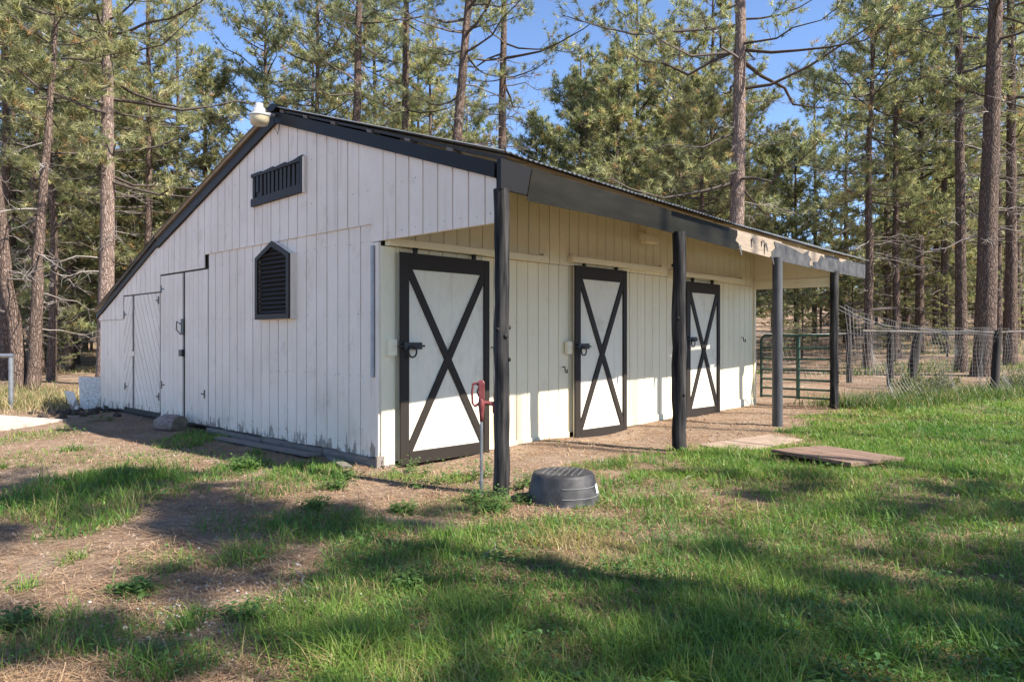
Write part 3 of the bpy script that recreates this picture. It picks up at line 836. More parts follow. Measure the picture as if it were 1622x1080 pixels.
# ------------------------------------------------------------------ overturned rubber tub
tx,ty=.13,-2.40; tz=ghf(tx,ty)
T=thing("rubber_tub",(tx,ty,tz-.02),"black rubber feed tub turned upside down on the grass by the porch post","tub",rz=.5)
m=MB(); m.lathe([(0,.262),(.10,.266),(.20,.262),(.236,.262),(.252,.256),(.258,.242),(.262,.235),(.300,.06),(.305,.02),(.312,.015),(.314,-.02),(.30,-.02)],40); tb=m.build("tub_shell",M['rubber'],T)
for z in (.165,.085):
    r=.262+(.235-z)*.217+.0025
    m=MB(); pts=[(r*math.cos(a),r*math.sin(a),z) for a in [R(190+i*5) for i in range(28)]]; m.tube(pts,.0035,5); m.build("rib",M['rubberline'],T)
for i in range(7):
    m=MB(); y=-.15+i*.05; w=math.sqrt(.2**2-y*y); m.tube([(-w,y,.2635),(0,y,.2655),(w,y,.2635)],.0022,4); m.build("base_ridge",M['rubberline'],T)
m=MB(); V=[]
for z in (.10,.175):
    r=.262+(.235-z)*.217+.003
    for i in range(5): a=R(262+i*4.0)-.0; V.append((r*math.cos(a),r*math.sin(a),z))
m.add(V,[(i,i+1,i+6,i+5) for i in range(4)]); m.build("sticker",M['sticker'],T)

# ------------------------------------------------------------------ board lid on the lawn
bx,by=3.50,-3.40; bz=ghf(bx,by)
B_=thing("board_cover",(bx,by,bz+.035),"flat cover of brown weathered boards lying on the grass in front of the porch","boards",rz=R(-15))
for i,(x0,x1) in enumerate(((-.44,-.17),(-.163,.14),(.147,.43))):
    m=MB(); e=[(x0,-.47+.05*rnd.random()),(x1,-.49+.05*rnd.random()),(x1,.47+.04*rnd.random()),(x0,.48+.03*rnd.random())]
    m.prism(e,lambda a,b,d:(a,b,d-.02*a+.012*b),0,.036+.008*rnd.random(),.004); m.build("board",M['brownwood'],B_)
for y0_ in (-.38,.30):
    m=MB(); m.box(-.40,.40,y0_,y0_+.07,-.045,-.014); m.build("batten",M['brownwood'],B_)

cx_,cy_=3.98,-2.20
o=thing("ground_sheet",(cx_,cy_,ghf(cx_,cy_)+.012),"pale cracked sheet sunk in the dirt between the middle porch post and the board cover","sheet",rz=R(-8))
m=MB(); m.prism([(-.72,-.28),(-.10,-.33),(-.12,.30),(-.62,.34)],lambda a,b,d:(a,b,d+.02*a),-.02,.022,.004); m.build("sheet_piece",M['dustysheet'],o)
m=MB(); m.prism([(-.085,-.33),(.66,-.27),(.74,.24),(-.105,.29)],lambda a,b,d:(a,b,d+.015*a),-.02,.026,.004); m.build("sheet_piece",M['dustysheet'],o)
# ------------------------------------------------------------------ log by the gable door
lg=thing("log_round",(-.30,4.78,ghf(-.3,4.78)+.10),"short weathered log round lying against the gable door","log",rz=R(-72))
m=MB(); rr=random.Random(3); n=14; V=[];F=[]
prof=[(-.25,.07),(-.235,.11),(-.15,.145),(0,.150),(.10,.148),(.19,.135)]
for i,(x,r) in enumerate(prof):
    for k in range(n):
        a=2*math.pi*k/n; q=r*(1+.10*math.sin(a*2+1)+.05*math.sin(a*5+i*.4)+.03*rr.uniform(-1,1)); V.append((x,q*math.cos(a)*1.0,q*math.sin(a)*.86))
for i in range(len(prof)-1):
    for k in range(n): F.append((i*n+k,i*n+(k+1)%n,(i+1)*n+(k+1)%n,(i+1)*n+k))
F.append(tuple(range(n))); m.add(V,F,True); m.build("log_body",M['stone'],lg)
m=MB(); last=V[-n:]; m.add([(p[0]+.002,p[1]*.97,p[2]*.97) for p in last]+[(p[0]-.02,p[1]*.99,p[2]*.99) for p in last],[tuple(range(n))]+[(k,(k+1)%n,n+(k+1)%n,n+k) for k in range(n)]); m.build("cut_end",M['logend'],lg)

# loose planks at the gable foot
for nm,(x,y,l,w,rz,lab) in {"a":(-.22,2.15,2.3,.15,R(92),"long grey plank lying along the foot of the gable wall"),"b":(-.16,.55,.75,.12,R(70),"short split plank end poking out near the shed's front corner")}.items():
    o=thing("loose_plank",(x,y,ghf(x,y)+.012),lab,"plank",rz=rz)
    m=MB(); m.prism([(-l/2,-w/2),(l/2,-w/2+.02),(l/2-.03,w/2),(-l/2+.05,w/2-.01)],lambda a,b,d:(a,b,d),0,.028,.004); m.build("plank_board",M['oldwood'],o)

# boards leaning behind the far end
def leaning(label,x,y,w,h,lean,rz,skew,mt):
    o=thing("leaning_board",(x,y,ghf(x,y)-.02),label,"board",rz=rz)
    m=MB(); s,c=math.sin(lean),math.cos(lean)
    def fn(a,b,d): return (a+b*skew, b*s+d*c, b*c-d*s)
    m.prism([(-w/2,0),(w/2,0),(w/2,h*.97),(-w/2,h)],fn,0,.015); m.build("sheet",M[mt],o); return o
leaning("pale strand-board sheet leaning at the shed's far left corner",-.04,9.13,.52,.66,R(12),R(-44),-.16,'osb')
leaning("narrow whitewashed board leaning low beside the strand-board sheet",-.30,9.30,.17,.40,R(22),R(-44),-.55,'white')

# concrete slab, pipe rail
o=thing("concrete_slab",(-1.95,8.3,ghf(-1.95,8.3)),"low pale concrete slab at the left edge of the yard","slab",rz=R(20))
m=MB(); m.box(-1.05,.40,-1.5,1.3,-.1,.06); m.build("slab_top",M['concrete'],o)
px_,py_=-1.12,10.35; z0=ghf(px_,py_)
o=thing("pipe_rail",(px_,py_,z0),"grey steel pipe hitching rail at the left edge","railing",rz=R(135))
m=MB(); m.tube([(0,0,-.1),(0,0,1.0)],.045,12); m.build("upright",M['galv'],o)
m=MB(); m.tube([(-.045,0,1.03),(1.2,0,1.04),(2.6,0,1.04)],.042,12); m.build("top_rail",M['galv'],o)
m=MB(); m.tube([(2.4,0,-.1),(2.4,0,.995)],.045,12); m.build("upright",M['galv'],o)

# ------------------------------------------------------------------ gate
gz=ghf(8.7,-.7)
G=thing("pipe_gate",(8.72,-.03,gz+.13),"green tubular steel farm gate closing the far end of the porch","gate",rz=R(-90))
GL,GH=1.40,1.16
m=MB(); q=.10
pts=[(0.02,0,0),(0.02,0,GH-q)]+[(.02+q-q*math.cos(t),0,GH-q+q*math.sin(t)) for t in [i*math.pi/8 for i in range(1,5)]]
pts+=[(GL-q-.02+q*math.sin(t),0,GH-q+q*math.cos(t)) for t in [i*math.pi/8 for i in range(0,5)]]+[(GL-.02,0,0)]
m.tube(pts,.024,10); m.build("gate_frame",M['gate'],G)
for z in (.03,.18,.35,.53,.73,.93):
    m=MB(); m.tube([(.03,0,z),(GL-.03,0,z)],.019,8); m.build("gate_rail",M['gate'],G)
m=MB(); m.box(GL*.50,GL*.50+.05,-.03,.03,.0,GH-.01); m.build("gate_brace",M['gate'],G)
m=MB(); m.tube([(GL-.02,0,GH-.35),(GL+.06,.01,GH-.40),(GL+.12,0,GH-.45)],.008,5); m.build("gate_chain",M['iron'],G)

# ------------------------------------------------------------------ wire fences
def wire_panel(m, pts, ztop, rng, cell=.075, w=.0026, rumple=.05, bottom=.03):
    """rumpled square mesh hung along a ground polyline"""
    P=[Vector((p[0],p[1])) for p in pts]; seg=[(P[i+1]-P[i]).length for i in range(len(P)-1)]; Ltot=sum(seg)
    n=int(Ltot/cell); rows=16
    def at_(s):
        i=0
        while i<len(seg)-1 and s>seg[i]: s-=seg[i]; i+=1
        return P[i]+(P[i+1]-P[i])*(s/seg[i])
    grid=[]
    for i in range(n+1):
        s=i*cell; p=at_(min(s,Ltot-1e-4)); g=ghf(p.x,p.y); zt=ztop(s/Ltot)
        col=[]
        for j in range(rows+1):
            t=j/rows
            off=rumple*(float(vnoise(s*1.7,t*3.0,3))-.5)*2; dx=rumple*.6*(float(vnoise(s*2.1+9,t*4,8))-.5)
            z=g+bottom+(zt-g-bottom)*t+rumple*.5*(float(vnoise(s*2.5,t*2+5,13))-.5)
            col.append((p.x+dx,p.y+off,z))
        grid.append(col)
    for i in range(n+1):
        for j in range(rows+1):
            a=grid[i][j]
            for di,dj in ((1,0),(0,1)):
                if i+di>n or j+dj>rows: continue
                b=grid[i+di][j+dj]
                ww=w*(2.2 if j==rows and di else 1)
                if di: vs_=[(a[0],a[1],a[2]-ww),(b[0],b[1],b[2]-ww),(b[0],b[1]+ww,b[2]+ww),(a[0],a[1]+ww,a[2]+ww),(a[0],a[1]-ww,a[2]+ww),(b[0],b[1]-ww,b[2]+ww)]
                else:
                    vs_=[(a[0]-ww,a[1],a[2]),(b[0]-ww,b[1],b[2]),(b[0]+ww,b[1]+ww,b[2]),(a[0]+ww,a[1]+ww,a[2]),(a[0]+ww,a[1]-ww,a[2]),(b[0]+ww,b[1]-ww,b[2])]
                m.add(vs_,[(0,1,2,3),(3,2,5,4),(4,5,1,0)])
def fpost(x,y,h,r,parent,lean=(0,0),mt='oldwood'):
    g=ghf(x,y); m=MB(); m.tube([(x,y,g-.1),(x+lean[0]*.5,y+lean[1]*.5,g+h*.5),(x+lean[0],y+lean[1],g+h)],[r*1.05,r,r*.95],9); m.build("fence_post",M[mt],parent)
fw_=thing("wire_fence",(0,0,0),"sagging wire mesh fence running from the gate post out across the lawn edge","fence")
m=MB(); wire_panel(m,[(8.56,-1.56),(10.6,-2.05),(14.1,-2.78),(17.5,-3.6),(21,-4.5)],lambda t: 1.50+.42*math.exp(-t*9)+.10*t,rnd,cell=.10,rumple=.16,w=.0027)
o=m.build("wire_mesh",M['wire'],fw_); o["kind"]="stuff"
fpost(14.1,-2.76,1.40,.085,fw_,(.12,-.05),'darkpost'); fpost(20.9,-4.5,1.5,.07,fw_,(0,0),'darkpost')
m=MB()
pp=[(8.56,-1.56,1.92)]+[(8.56+(14.1-8.56)*t,-1.56+(-2.76+1.56)*t,1.5+.40*math.exp(-t*5)+ .02*math.sin(t*17)) for t in [.08,.16,.25,.35,.5,.65,.8,1.0]]
m.tube(pp,.009,5); m.tube([(p[0],p[1]+.03,p[2]-.05) for p in pp],.007,5); m.build("wire_roll",M['wire'],fw_)
m=MB(); m.tube([(9.3,-1.68,1.50),(11.6,-2.2,1.49),(14.1,-2.72,1.50),(21,-4.45,1.62)],.018,6); m.build("top_rail",M['oldwood'],fw_)
f2=thing("paddock_fence",(0,0,0),"back paddock fence of thin wire on dark weathered posts behind the gate","fence")
def at(px,Z):
    s=(px-811)/1174*Z; return (CAMX+Z*VX+s*VY, CAMY+Z*VY-s*VX)
q=[at(1185,19.5),at(1345,20),at(1410,18.6),at(1440,17.6)]+[(14.2,-2.6)]
m=MB(); wire_panel(m,q,lambda t:1.65-.12*t,rnd,cell=.14,rumple=.12,w=.0024); o=m.build("wire_mesh",M['wire'],f2); o["kind"]="stuff"
for (x,y),r,ln in ((q[0],.07,(0,0)),(q[1],.07,(0,.03)),(q[2],.085,(0,0)),(q[3],.11,(.16,-.16))): fpost(x,y,1.42,r,f2,ln,'darkpost')
m=MB(); 
for a,b in zip(q,q[1:]): m.tube([(a[0],a[1],1.50),((a[0]+b[0])/2,(a[1]+b[1])/2,1.47),(b[0],b[1],1.50)],.014,5)
m.build("top_wire",M['wire'],f2)
f3=thing("pole_fence",(*at(1430,27),0),"distant fence of brown wooden poles between the pine trunks","fence")
bx0,by0=at(1430,27)
m=MB(); a=at(1345,27);b=at(1418,27.5); m.tube([(a[0]-bx0,a[1]-by0,2.35),(b[0]-bx0,b[1]-by0,2.50)],.06,7); m.build("pole",M['limb'],f3)
for p_ in (a,b,at(1380,27.2)):
    m=MB(); g=ghf(*p_); m.tube([(p_[0]-bx0,p_[1]-by0,g-.1),(p_[0]-bx0,p_[1]-by0,2.55)],.055,7); m.build("fence_post",M['limb'],f3)

# ------------------------------------------------------------------ pines
def unit(a): return a/np.maximum(np.linalg.norm(a,axis=-1,keepdims=True),1e-9)
def tubes_np(paths, rads, n):
    V=[];F=[];b=0
    th=np.arange(n)*2*np.pi/n
    for P,r in zip(paths,rads):
        P=np.asarray(P); r=np.asarray(r); k=len(P)
        T=unit(np.gradient(P,axis=0))
        up=np.array([0,0,1.]) if abs(T[0,2])<.9 else np.array([1.,0,0])
        A=unit(np.cross(T,up)); Bv=np.cross(T,A)
        ring=P[:,None,:]+(A[:,None,:]*np.cos(th)[None,:,None]+Bv[:,None,:]*np.sin(th)[None,:,None])*r[:,None,None]
        V.append(ring.reshape(-1,3))
        i=np.arange(k-1)[:,None]*n+np.arange(n)[None,:]; j=np.arange(k-1)[:,None]*n+(np.arange(n)[None,:]+1)%n
        F.append((np.stack([i,j,j+n,i+n],-1)+b).reshape(-1,4)); b+=k*n
    return np.concatenate(V),np.concatenate(F)
def pine(seed,H,r0,lo,cw,nb=44,lean=(0,0),dead=(0,0,0),needles=15,nlen=.21,nwid=.0185,tufts=5,tw=13,bend=.0,stems=None,taper=.8,shape=.55,warm=0.0):
    """returns (trunk_mesh, branch_mesh, crown_mesh, dead_mesh) about the tree's base"""
    g=np.random.default_rng(seed)
    trunks=[];trad=[];bp=[];br=[];TP=[];TD=[];dp=[];dr=[]
    stems=stems or [(0,0,lean[0],lean[1],H,r0)]
    for (sx,sy,lx,ly,h,rr) in stems:
        k=22; t=np.linspace(0,1,k)**1.15
        wob=np.cumsum(g.normal(0,.012+bend,(k,2)),0)*np.minimum(1,t*4)[:,None]
        P=np.stack([sx+lx*t+wob[:,0],sy+ly*t+wob[:,1],-.15+(h+.15)*t],-1)
        rad=rr*(1-taper*t**1.1)+rr*.35*np.exp(-t*h/.28); rad=np.maximum(rad,.012)
        trunks.append(P); trad.append(rad)
        nbh=max(6,int(nb*h/H)) if nb else 0
        hs=lo+(h*.985-lo)*np.sort(g.random(nbh))**.9 if nbh else []
        az=g.random()*6.28
        for z in hs:
            u=(z-lo)/(h-lo); az+=2.4+g.normal(0,.5)
            L=cw*((1-u)**(shape*.8)*.95+.12)*g.uniform(.42,1.2)*(.7+.3*min(1,u*6))
            el=(-.22+.95*u+g.normal(0,.16))
            base=np.array([np.interp(z,P[:,2],P[:,0]),np.interp(z,P[:,2],P[:,1]),z])
            d=np.array([math.cos(az)*math.cos(el),math.sin(az)*math.cos(el),math.sin(el)])
            m_=6; s=np.linspace(0,1,m_); side=np.array([-math.sin(az),math.cos(az),0])
            crv=g.normal(0,.12); up=g.uniform(.05,.30)*(1-.5*u)
            Q=base+d*(L*s)[:,None]+np.array([0,0,1.])*(up*L*s**2-.05*L*np.sin(s*3.14))[:,None]+side*(crv*L*s**1.6)[:,None]+g.normal(0,.02*L,(m_,3))*np.minimum(1,s*3)[:,None]
            rb=max(.010,.0135*L+.006)
            bp.append(Q); br.append(rb*(1-.80*s))
            ntw=max(3,int(tw*(.45+.55*L/cw)))
            for q in range(ntw):
                sq=1-.72*g.random()**1.5; o=np.array([np.interp(sq,s,Q[:,c]) for c in range(3)])
                fwd=unit(Q[-1]-Q[-2]); a2=g.choice([-1,1])*g.uniform(.35,1.15)
                dd=unit(fwd*math.cos(a2)+side*math.sin(a2)+np.array([0,0,g.uniform(-.05,.55)]))
                l2=L*g.uniform(.12,.32)*(1.1-.4*sq)+.15
                e=o+dd*l2; mid=o+dd*l2*.55+np.array([0,0,-.05*l2])
                bp.append(np.array([o,mid,e])); br.append(np.array([.008,.006,.003]))
                for f in range(tufts):
                    w=1-f*.17+g.normal(0,.06); TP.append(o+dd*l2*w+g.normal(0,.065,3)); TD.append(unit(dd+np.array([0,0,.35])+g.normal(0,.35,3)))
            TP.append(Q[-1]); TD.append(unit(Q[-1]-Q[-2]))
    # bare dead limbs on the lower trunk
    nd,d0,d1=dead
    for i in range(nd):
        P=trunks[i%len(trunks)]; z=g.uniform(d0,d1); az=g.random()*6.28; L=g.uniform(.5,2.1); el=g.uniform(-.35,.25)
        base=np.array([np.interp(z,P[:,2],P[:,0]),np.interp(z,P[:,2],P[:,1]),z])
        d=np.array([math.cos(az)*math.cos(el),math.sin(az)*math.cos(el),math.sin(el)]); s=np.linspace(0,1,6)
        Q=base+d*(L*s)[:,None]+g.normal(0,.05*L,(6,3))*s[:,None]+np.array([0,0,-.25*L])*(s**2)[:,None]*g.uniform(0,1.4)
        dp.append(Q); dr.append((.010+.009*L)*(1-.75*s))
        for q in range(int(3+L*4)):
            sq=g.uniform(.3,1); o=np.array([np.interp(sq,s,Q[:,c]) for c in range(3)]); dd=unit(d+g.normal(0,.75,3)); l2=g.uniform(.15,.6)
            dp.append(np.array([o,o+dd*l2*.5+g.normal(0,.03,3),o+dd*l2+g.normal(0,.08,3)])); dr.append(np.array([.008,.006,.003]))
    out=[]
    V,F=tubes_np(trunks,trad,14); out.append((V,F))
    out.append(tubes_np(bp,br,3) if bp else None)
    if TP:
        TP=np.array(TP);TD=np.array(TD);nT=len(TP);K=needles
        d=unit(TD[:,None,:]*.75+g.normal(0,.62,(nT,K,3)))
        L=nlen*g.uniform(.65,1.15,(nT,K,1))
        base=TP[:,None,:]-TD[:,None,:]*g.uniform(0,.10,(nT,K,1))
        wv=unit(np.cross(d,g.normal(0,1,(nT,K,3))))*(nwid*.5)
        tip=base+d*L+np.array([0,0,-.12])*L*g.uniform(0,1,(nT,K,1))
        V=np.stack([base-wv,base+wv,tip],2).reshape(-1,3); F=np.arange(len(V)).reshape(-1,3)
        c1=np.array([.110,.145,.064]);c2=np.array([.47,.465,.255]);c3=np.array([.42,.28,.15])
        tt=np.clip(g.normal(.45,.30,nT),0,1)[:,None]; c=(c1*(1-tt)+c2*tt)*g.uniform(.75,1.3,(nT,1))  # natural tuft variation, widened to put lit and shaded contrast into the colour
        rust=(g.random(nT)<.05+warm)[:,None]; c=np.where(rust,c3,c)
        c=np.repeat(c[:,None,:],K,1)*g.uniform(.8,1.2,(nT,K,1)); out.append((V,F,c.reshape(-1,3)))
    else: out.append(None)
    out.append(tubes_np(dp,dr,3) if dp else None)
    return out
def pine_meshes(name,res,bark='bark'):
    t=raw_mesh(name+"_trunk",*res[0],M[bark],smooth=True)
    b=raw_mesh(name+"_branches",*res[1],M['limb'],smooth=True) if res[1] else None
    c=raw_mesh(name+"_crown",res[2][0],res[2][1],M['needle'],colors=res[2][2]) if res[2] else None
    d=raw_mesh(name+"_dead",*res[3],M['deadlimb'],smooth=True) if res[3] else None
    return t,b,c,d
def plant_tree(meshes,x,y,label,group=None,rz=0,sc=1.0,dz=0):
    o=thing("pine_tree",(x,y,ghf(x,y)+dz),label,"pine tree",group,rz); o.scale=(sc,sc,sc)
    for nm,me in zip(("trunk","branches","crown","dead_branches"),meshes):
        if me is None: continue
        c=link(nm,me,o)
        if nm in ("branches","crown","dead_branches"): c["kind"]="stuff"
    return o

# big pines that can be told apart (base position from bearing and distance)
BIG=[ # bearing px, distance, label, kwargs
 (167,21.5,"tall straight pine with a pale scaly trunk just left of the shed's low eave",dict(H=19,r0=.235,lo=5.6,cw=4.2,nb=46,dead=(16,2.6,6.5),seed=11)),
 (546,26,"slim straight pine rising behind the roof nearest the gable peak",dict(H=20,r0=.21,lo=7.5,cw=3.0,nb=40,dead=(6,5,9),seed=13,lean=(.5,-.4))),
 (641,27,"straight grey pine behind the roof left of the leaning one",dict(H=20,r0=.20,lo=7.4,cw=3.0,nb=38,dead=(8,5,9),seed=14)),
 (699,22,"leaning pine with a thick trunk behind the middle of the gable slope",dict(H=17,r0=.21,lo=7.6,cw=3.4,nb=26,dead=(10,5.5,9),seed=15,lean=(1.0,-.7))),
 (797,25,"upright pine with many bare drooping limbs behind the porch corner",dict(H=18,r0=.20,lo=9.2,cw=3.6,nb=22,dead=(34,6,11),seed=16)),
 (1165,20.5,"large pine with a thick pale trunk and long level limbs behind the porch roof",dict(H=19,r0=.24,lo=5.4,cw=4.6,nb=40,dead=(10,4,8),seed=17,lean=(.3,-.2))),
 (1078,31,"younger bushy pine left of the large pale-trunked pine",dict(H=13.5,r0=.15,lo=4.4,cw=3.3,nb=54,dead=(12,3,7),seed=18)),
 (1374,25,"thin crooked pine just past the end of the porch roof",dict(H=12.5,r0=.16,lo=5.5,cw=2.6,nb=34,dead=(24,2.5,7.5),seed=19,bend=.02)),
 (1457,32,"dark medium pine in the middle of the wood beyond the fence",dict(H=14.5,r0=.20,lo=4.5,cw=3.4,nb=50,dead=(10,2.5,6),seed=20)),
 (1523,22.5,"slim tall pine standing close left of the big dark-trunked pine",dict(H=19,r0=.175,lo=8.0,cw=3.0,nb=34,dead=(26,4,10),seed=21)),
 (1558,21.2,"big pine with a thick dark trunk near the right edge",dict(H=20,r0=.295,lo=7.0,cw=3.8,nb=36,dead=(30,3.5,10),seed=22,lean=(.35,-.35))),
 (1600,24.5,"tall pine partly hidden behind the big dark-trunked pine at the right edge",dict(H=19,r0=.20,lo=6.5,cw=3.6,nb=36,dead=(20,3.5,9),seed=23)),
 (920,36,"full-crowned pine whose pointed top shows against blue sky over the porch",dict(H=14.6,r0=.17,lo=3.0,cw=3.3,nb=80,dead=(8,2,4),seed=24,shape=.75)),
 (325,31,"dark pine with low limbs behind the left roof slope",dict(H=12.5,r0=.17,lo=2.2,cw=3.2,nb=66,dead=(14,2,6),seed=25,shape=.7)),
 (82,23,"thin young pine between the forked pine and the pale trunk at left",dict(H=15,r0=.13,lo=6.5,cw=1.9,nb=34,dead=(12,1.5,6.5),seed=26,bend=.015)),
 (8,24,"dark straight pine at the far left edge",dict(H=17,r0=.17,lo=5.0,cw=3.2,nb=40,dead=(9,2,6),seed=27)),
 (1225,37,"bushy young pine just right of the large pale-trunked pine",dict(H=10.5,r0=.14,lo=2.5,cw=3.1,nb=70,dead=(6,2,4),seed=28,shape=.7)),
 (236,27,"broad-crowned pine between the pale trunk and the left roof slope",dict(H=16.5,r0=.17,lo=3.5,cw=3.3,nb=64,dead=(12,1.5,5),seed=30)),
 (110,30,"bushy pine filling the gap left of the pale trunk",dict(H=17,r0=.17,lo=4.0,cw=3.4,nb=60,dead=(14,1.5,6),seed=31)),
 (20,31,"dense green pine deep in the wood at the far left",dict(H=18,r0=.18,lo=3.5,cw=3.5,nb=64,dead=(10,1.5,5),seed=32)),
 (420,33,"rounded leafy pine whose crown shows just over the gable peak",dict(H=17.5,r0=.17,lo=6.5,cw=3.6,nb=60,dead=(4,3,6),seed=33)),
 (500,30,"full pine close behind the gable peak",dict(H=17,r0=.17,lo=6.5,cw=3.3,nb=62,dead=(4,3,6),seed=34)),
 (592,33,"dense pine filling the gap between two trunks over the roof",dict(H=17,r0=.16,lo=6,cw=3.1,nb=62,dead=(4,3,6),seed=35)),
 (662,37,"pale green pine behind the straight grey trunk",dict(H=15.5,r0=.16,lo=5,cw=3.2,nb=62,dead=(4,3,6),seed=36)),
 (742,36,"lower bushy pine between the leaning pine and the bare-limbed pine",dict(H=12.5,r0=.15,lo=4,cw=3.0,nb=60,dead=(4,3,6),seed=37,shape=.7)),
 (848,34,"low rounded pine just right of the bare-limbed pine",dict(H=10.8,r0=.14,lo=4,cw=2.9,nb=60,dead=(4,3,6),seed=38,shape=.7)),
 (1010,33,"tall pine with loose boughs right of the pointed-top pine",dict(H=16.5,r0=.16,lo=5,cw=3.3,nb=52,dead=(8,3,7),seed=39)),
 (1112,27,"low bushy pine at the foot of the large pale-trunked pine",dict(H=10,r0=.13,lo=3.5,cw=2.8,nb=60,dead=(8,2,4),seed=40,shape=.7)),
 (1420,29,"tall loose-crowned pine left of the two close trunks",dict(H=15.5,r0=.15,lo=4.5,cw=3.0,nb=46,dead=(16,2,6),seed=41)),
 (1482,37,"leafy pine seen between the fence and the slim tall pine",dict(H=15.5,r0=.15,lo=2.6,cw=3.2,nb=64,dead=(8,1.5,4),seed=42)),
 (1640,27,"broad dark pine cut off by the right edge",dict(H=17,r0=.17,lo=3.2,cw=3.4,nb=60,dead=(12,2,5),seed=43)),
 (1405,36,"tall dense pine filling the wood above the end of the fence wire",dict(H=18,r0=.17,lo=3.5,cw=3.2,nb=60,dead=(10,1.5,5),seed=44)),
 (1340,41,"medium pine with thin boughs just right of the sky gap",dict(H=14.5,r0=.15,lo=3,cw=2.9,nb=54,dead=(10,1.5,4),seed=45)),
 (1496,31,"full pine rising right behind the slim tall trunk",dict(H=18,r0=.16,lo=5,cw=3.1,nb=54,dead=(12,2,6),seed=46)),
 (1580,30,"dense pine behind the two dark trunks at the right",dict(H=17,r0=.16,lo=4,cw=3.2,nb=58,dead=(12,2,6),seed=47)),
 (878,43,"distant rounded pine low against the blue gap",dict(H=12.5,r0=.14,lo=3,cw=3.0,nb=60,dead=(4,1.5,4),seed=48,shape=.7)),
 (965,39,"light green pine tucked against the pointed-top pine",dict(H=13.0,r0=.14,lo=3,cw=2.9,nb=60,dead=(4,1.5,4),seed=49,shape=.65)),
 (1185,41,"pale bushy pine behind the large pale-trunked pine",dict(H=14,r0=.15,lo=2.5,cw=3.1,nb=60,dead=(6,1.5,4),seed=50,shape=.65)),
 (1262,36,"short full pine below the sky gap over the porch end",dict(H=10.5,r0=.13,lo=1.8,cw=2.8,nb=64,dead=(6,1,3),seed=51,shape=.7)),
 (280,35,"tall shaded pine behind the left roof slope",dict(H=17.5,r0=.16,lo=4,cw=3.1,nb=56,dead=(8,2,5),seed=52)),
 (165,38,"bushy pine directly behind the pale straight trunk",dict(H=19,r0=.17,lo=3.5,cw=3.4,nb=60,dead=(8,2,5),seed=53)),
 (1290,44,"slender pine whose crown shows against the sky gap over the porch end",dict(H=16,r0=.16,lo=4.0,cw=2.6,nb=52,dead=(14,3,8),seed=29)),
]
for px,Z,lab,kw in BIG:
    x,y=at(px,Z); kw=dict(kw); kw.setdefault('tufts',4); kw.setdefault('needles',15); kw['nb']=int(kw['nb']*1.25)
    if Z>28: kw.update(needles=10,nwid=.032,nlen=.25,tw=11)
    plant_tree(pine_meshes('pine',pine(**kw),'barklit' if 'pale' in lab and 'trunk' in lab and Z<22 else 'bark'),x,y,lab,rz=0)
x,y=at(42,18.5)
kw=dict(seed=12,H=12.5,r0=.17,lo=6.6,cw=2.2,nb=30,dead=(22,1.6,6.6),needles=15,bend=.022,stems=[(-.10,.12,-.7,.75,10.0,.18),(.10,-.10,.55,-.35,10.5,.16)])
plant_tree(pine_meshes("pine",pine(**kw),'bark'),x,y,"forked pine with two reddish trunks rising from one base at left")

# the wood: a few tree forms copied many times
forms=[]
for i in range(7):
    g=random.Random(100+i)
    H_=g.uniform(10.5,16)
    kw=dict(seed=200+i,H=H_,r0=.085+.0075*H_,lo=H_*(g.uniform(.08,.16) if i%2 else g.uniform(.2,.32)),cw=g.uniform(2.5,3.5),nb=int(g.uniform(64,88)),dead=(16,1.2,H_*.32),needles=16,nwid=.027,nlen=.25,tufts=4,tw=11,shape=g.uniform(.55,.8),bend=.008,warm=.03)
    forms.append((H_,pine_meshes("wood_pine",pine(**kw))))
g=random.Random(77)
ZONES=[("slender pine in the sunny wood left of the shed","pines in the wood left of the shed",-60,420),
       ("pine crowded in the wood that rises behind the shed roof","pines behind the shed roof",420,1180),
       ("pine among many in the open wood beyond the wire fence","pines in the wood beyond the fence",1180,1690)]
SPOTS=[(60,'at the far left edge of the view'),(140,'between the forked pine and the pale straight trunk'),(250,'just behind the pale straight trunk at left'),(420,'showing over the left roof slope'),
 (540,'showing over the gable peak'),(680,'behind the two straight trunks over the roof'),(810,'between the leaning pine and the bare-limbed pine'),(950,'around the pointed-top pine over the porch'),
 (1120,'between the pointed-top pine and the large pale-trunked pine'),(1220,'just behind the large pale-trunked pine'),(1350,'seen beyond the porch end'),(1450,'seen past the gate and leaning fence posts'),(1540,'left of the big dark trunk at right'),(9999,'at the right edge behind the big dark trunk')]
placed=[at(b[0],b[1]) for b in BIG]+[at(42,18.5)]
count=0; tries=0
while count<262 and tries<9000:
    tries+=1
    px=g.uniform(-80,1700); Z=27+ (g.random()**1.25)*88
    if 800<px<905 and Z<46: continue                 # glades where blue sky shows
    if 1230<px<1345 and Z<42: continue
    if 330<px<470 and Z<42: continue
    if px>1180 and Z<34: continue
    x,y=at(px,Z)
    if x<11 and y<12: continue
    md=2.1 if Z<60 else 2.8
    if any((x-a)**2+(y-b)**2<md*md for a,b in placed): continue
    placed.append((x,y)); count+=1
    H_,me=forms[g.randrange(len(forms))]
    lab,grp,_,_=[z for z in ZONES if px<z[3] or z is ZONES[-1]][0]
    # trees in the view's sky gaps stay low
    sc=g.uniform(.72,1.12)
    if 780<px<920 or 1220<px<1350 or 290<px<380: sc*=.72
    if px>1180: sc*=.9
    spot=next(t for lim,t in SPOTS if px<lim); deep='nearer' if Z<50 else ('mid-distance' if Z<76 else 'far')
    plant_tree(me,x,y,deep+' pine in the wood '+spot,deep+' pines in the wood '+spot,rz=g.uniform(0,6.28),sc=sc)
